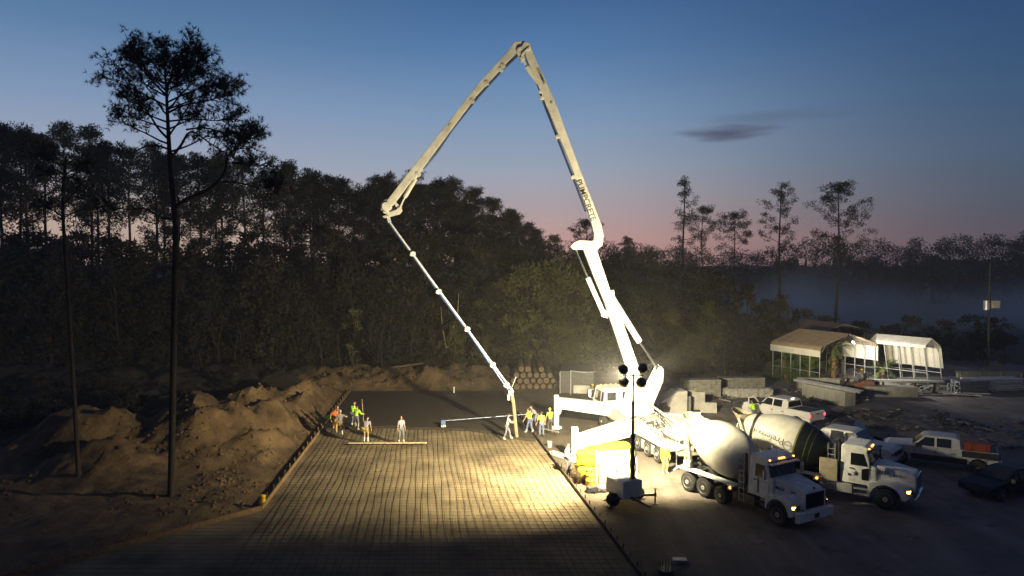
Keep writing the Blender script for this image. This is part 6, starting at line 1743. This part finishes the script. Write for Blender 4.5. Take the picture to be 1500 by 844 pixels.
hero('largest near pine with bare trunk and open crown rising above the dirt heaps', 36.,
     [(250, 734), (252, 640), (254, 520), (256, 400), (257, 330), (250, 250), (247, 200), (245, 160), (243, 118), (240, 76)], (.165, .125, .03),
     [([(257, 302), (280, 290), (312, 276), (334, 254), (341, 232), (362, 214), (385, 200)], -1.0, .11, .5, 46, 1.2),
      ([(328, 266), (352, 268), (380, 276), (402, 270)], .4, .05, .6, 26, .7), ([(340, 238), (360, 240), (384, 240)], .8, .05, .2, 34, .9), ([(341, 232), (350, 206), (372, 190)], .6, .05, .3, 26, .9),
      ([(250, 232), (262, 212), (273, 190), (296, 205), (320, 222)], 1.2, .08, .5, 26, 1.1),
      ([(273, 190), (300, 188), (330, 196), (352, 204), (372, 222)], -.8, .05, .4, 36, 1.1),
      ([(246, 203), (228, 187), (205, 160), (182, 146), (155, 132)], .9, .07, .35, 46, 1.0),
      ([(245, 190), (222, 182), (196, 176), (176, 180)], -1.2, .05, .4, 22, .9),
      ([(245, 166), (270, 156), (300, 152), (330, 146), (351, 143)], -.9, .06, .35, 44, 1.0),
      ([(244, 178), (280, 172), (310, 172), (335, 160)], 1.4, .05, .4, 30, 1.0),
      ([(244, 138), (225, 118), (205, 96), (190, 80), (178, 68)], .5, .06, .4, 40, .9),
      ([(243, 124), (262, 100), (285, 90), (312, 84)], -.8, .055, .35, 40, .9),
      ([(243, 112), (240, 90), (238, 70), (236, 50)], .2, .05, .3, 30, .8),
      ([(244, 118), (256, 96), (270, 76), (280, 60)], .7, .05, .35, 30, .8),
      ([(243, 130), (230, 110), (212, 84), (208, 64)], -1.4, .05, .4, 30, .8),
      ([(245, 150), (270, 130), (300, 112), (328, 110)], 1.5, .05, .4, 36, .9),
      ([(245, 156), (215, 140), (190, 128), (166, 118)], -1.6, .05, .5, 20, .9),
      ([(243, 106), (262, 82), (292, 66), (302, 62)], -1.8, .04, .4, 18, .8),
      ([(250, 220), (232, 214), (208, 214), (184, 222), (160, 218)], .3, .06, .9, 3, .4),
      ([(256, 322), (236, 318), (215, 306), (190, 308), (165, 302)], -.6, .06, .9, 3, .4),
      ([(255, 400), (266, 380), (290, 372), (310, 368)], .8, .045, .9, 0, .4), ([(255, 440), (240, 437), (222, 446)], -.5, .035, .9, 0, .4)],
     [(.62, .6, 2.4, .35, 14), (.66, 3.4, 2.6, .3, 16), (.69, 5.4, 3.0, .3, 20), (.74, 3.0, 2.7, .3, 20), (.78, .5, 2.8, .35, 20), (.80, 5.7, 2.7, .35, 20), (.84, 3.6, 2.8, .4, 20), (.88, .3, 2.4, .4, 20), (.9, 2.7, 2.1, .4, 18), (.95, 5.8, 1.5, .4, 16), (.95, 2.4, 1.5, .4, 14), (.72, 1.4, 2.6, .4, 18), (.76, 4.6, 2.8, .3, 20), (.82, 2.0, 2.8, .5, 22), (.86, 5.2, 2.4, .4, 20), (.9, 1.2, 2.0, .5, 18), (.93, 4.2, 1.6, .6, 16)], 4)
hero('slim dark pine standing on the left dirt heap, left of the largest pine', 38.,
     [(116, 716), (112, 640), (105, 520), (99, 420), (93, 330), (92, 280), (95, 250), (97, 226)], (.12, .09, .03),
     [([(94, 320), (75, 308), (55, 300)], .5, .05, .4, 16, .8), ([(93, 300), (112, 285), (132, 276)], -.6, .05, .4, 16, .8), ([(93, 282), (75, 262), (64, 250)], .4, .04, .35, 14, .8),
      ([(95, 256), (112, 244), (124, 236)], .4, .04, .35, 12, .8), ([(92, 320), (115, 306), (140, 306)], .9, .04, .5, 16, .8), ([(105, 520), (92, 506), (74, 500)], .4, .03, .9, 0, .5)],
     [(.8, 1.3, 1.8, .3, 14), (.85, 4.5, 1.8, .3, 14), (.92, 3., 1.4, .4, 12)], 14)

# ------------------------------------------------------------------ palms under the carport
palmg = M('palm_green', (.10, .16, .035), .5, var=.3, scale=2)
palmt = M('palm_trunk', (.22, .16, .09), .9, var=.3, scale=4)
def palm(label, x, y, hT, nf, Lf, seed, group=None, boots_=False):
    rnd = random.Random(seed); root = empty('palm_tree', label, 'palm', (x, y, 0), 0, group)
    t_ = MB(); t_.tube([(0, 0, 0), (.05, 0, hT * .5), (0, 0, hT)], [.26, .22, .24], 12)
    if boots_:
        for k in range(46):
            z = .2 + k / 46 * (hT - .2); a = k * 2.4; p = Vector((.2 * math.cos(a), .2 * math.sin(a), z)); t_.bar(p, p + Vector((.30 * math.cos(a), .30 * math.sin(a), .42)), .10, .04, w1=.05)
    t_.build('trunk', palmt, root, smooth=False)
    c_ = MB()
    for k in range(nf):
        a = k * 2.399 + rnd.uniform(-.2, .2); el = rnd.uniform(-.1, 1.3); d = Vector((math.cos(a) * math.cos(el), math.sin(a) * math.cos(el), math.sin(el)))
        q = [Vector((0, 0, hT))]; dd = d.copy(); n_ = 8
        for j in range(n_): dd = (dd + Vector((0, 0, -.16))).normalized(); q.append(q[-1] + dd * Lf / n_)
        c_.tube(q, [.025 * (1 - .8 * j / n_) for j in range(n_ + 1)], 4, cap=False)
        for j in range(2, n_ + 1):
            for m_ in range(3):
                p = q[j - 1].lerp(q[j], m_ / 3); fw_ = (q[j] - q[j - 1]).normalized(); sd_ = fw_.cross(Vector((0, 0, 1))).normalized()
                for s_ in (-1, 1):
                    e = p + (sd_ * s_ * .8 + fw_ * .7 + Vector((0, 0, -.25))).normalized() * Lf * .27 * math.sin(PI * (j - 1.2) / n_) ** .5 if j < n_ else p + (sd_ * s_ * .4 + fw_).normalized() * Lf * .18
                    c_.add([p - fw_ * .035, p + fw_ * .035, e], [(0, 1, 2)])
    c_.build('crown', palmg, root)
palm('small bright palm under the left side of the tan carport', 27.9, 72.6, .7, 20, 2.6, 1)
palm('broad low palm in the middle of the tan carport behind its posts', 30.6, 73.4, .9, 24, 2.8, 2)
palm('thick palm trunk with cut leaf stubs and few leaves under the tan carport', 33.4, 74.2, 3.2, 9, 2.0, 3, boots_=True)
palm('darker palm behind the tan carport posts at its left end', 29.2, 76.5, 1.6, 18, 2.6, 4)
palm('orange lit palm between the tan carport and the leaning carport', 38.2, 73.6, 1.0, 14, 1.9, 5)

# ------------------------------------------------------------------ the air
hz_ = MB().box((0, 118, 14.6), (760, 260, 32)).build('haze', M('haze_mat', (1, 1, 1), var=0)); hz_['kind'] = 'stuff'; hz_['label'] = 'thin cool morning mist over the whole site'; hz_['category'] = 'haze'
hm_ = hz_.data.materials[0]; nt = hm_.node_tree; nt.nodes.clear()
pv = nt.nodes.new('ShaderNodeVolumePrincipled'); pv.inputs['Color'].default_value = (.92, .91, .92, 1); pv.inputs['Density'].default_value = HAZE_D; pv.inputs['Anisotropy'].default_value = .15
ou_ = nt.nodes.new('ShaderNodeOutputMaterial'); nt.links.new(pv.outputs[0], ou_.inputs['Volume'])

ms = MB().box((130, 163, 14), (300, 94, 28)).build('mist', M('mist_mat', (1, 1, 1), var=0)); ms['kind'] = 'stuff'; ms['label'] = 'pale blue mist bank lying between the single pines and the distant wood'; ms['category'] = 'mist'
nt = ms.data.materials[0].node_tree; nt.nodes.clear()
pv = nt.nodes.new('ShaderNodeVolumePrincipled'); pv.inputs['Color'].default_value = (.93, .96, 1.0, 1); pv.inputs['Anisotropy'].default_value = .65
t_ = nt.nodes.new('ShaderNodeTexCoord'); sx_ = nt.nodes.new('ShaderNodeSeparateXYZ'); nt.links.new(t_.outputs['Object'], sx_.inputs[0])
def mr_(src, a, b_, c, d):
    n = nt.nodes.new('ShaderNodeMapRange'); n.interpolation_type = 'SMOOTHSTEP'; nt.links.new(src, n.inputs[0])
    for i, q in enumerate((a, b_, c, d)): n.inputs[i + 1].default_value = q
    return n.outputs[0]
def mu_(a, b_):
    n = nt.nodes.new('ShaderNodeMath'); n.operation = 'MULTIPLY'
    for i, q in enumerate((a, b_)):
        if isinstance(q, (int, float)): n.inputs[i].default_value = q
        else: nt.links.new(q, n.inputs[i])
    return n.outputs[0]
nz_ = nt.nodes.new('ShaderNodeTexNoise'); nz_.inputs['Scale'].default_value = .035; nz_.inputs['Detail'].default_value = 2; nt.links.new(t_.outputs['Object'], nz_.inputs[0])
zz_ = nt.nodes.new('ShaderNodeMath'); zz_.operation = 'MULTIPLY_ADD'; nt.links.new(nz_.outputs[0], zz_.inputs[0]); zz_.inputs[1].default_value = -26.; nz_.inputs['Detail'].default_value = 4
zo_ = nt.nodes.new('ShaderNodeMath'); zo_.operation = 'ADD'; zo_.inputs[1].default_value = 13.; nt.links.new(sx_.outputs['Z'], zo_.inputs[0]); nt.links.new(zo_.outputs[0], zz_.inputs[2])
dn = mu_(mu_(mr_(zz_.outputs[0], -14, 9, 1, 0), mr_(sx_.outputs['X'], -135, -70, 0, 1)), mu_(nz_.outputs[0], .11))
nt.links.new(dn, pv.inputs['Density'])
ou_ = nt.nodes.new('ShaderNodeOutputMaterial'); nt.links.new(pv.outputs[0], ou_.inputs['Volume'])
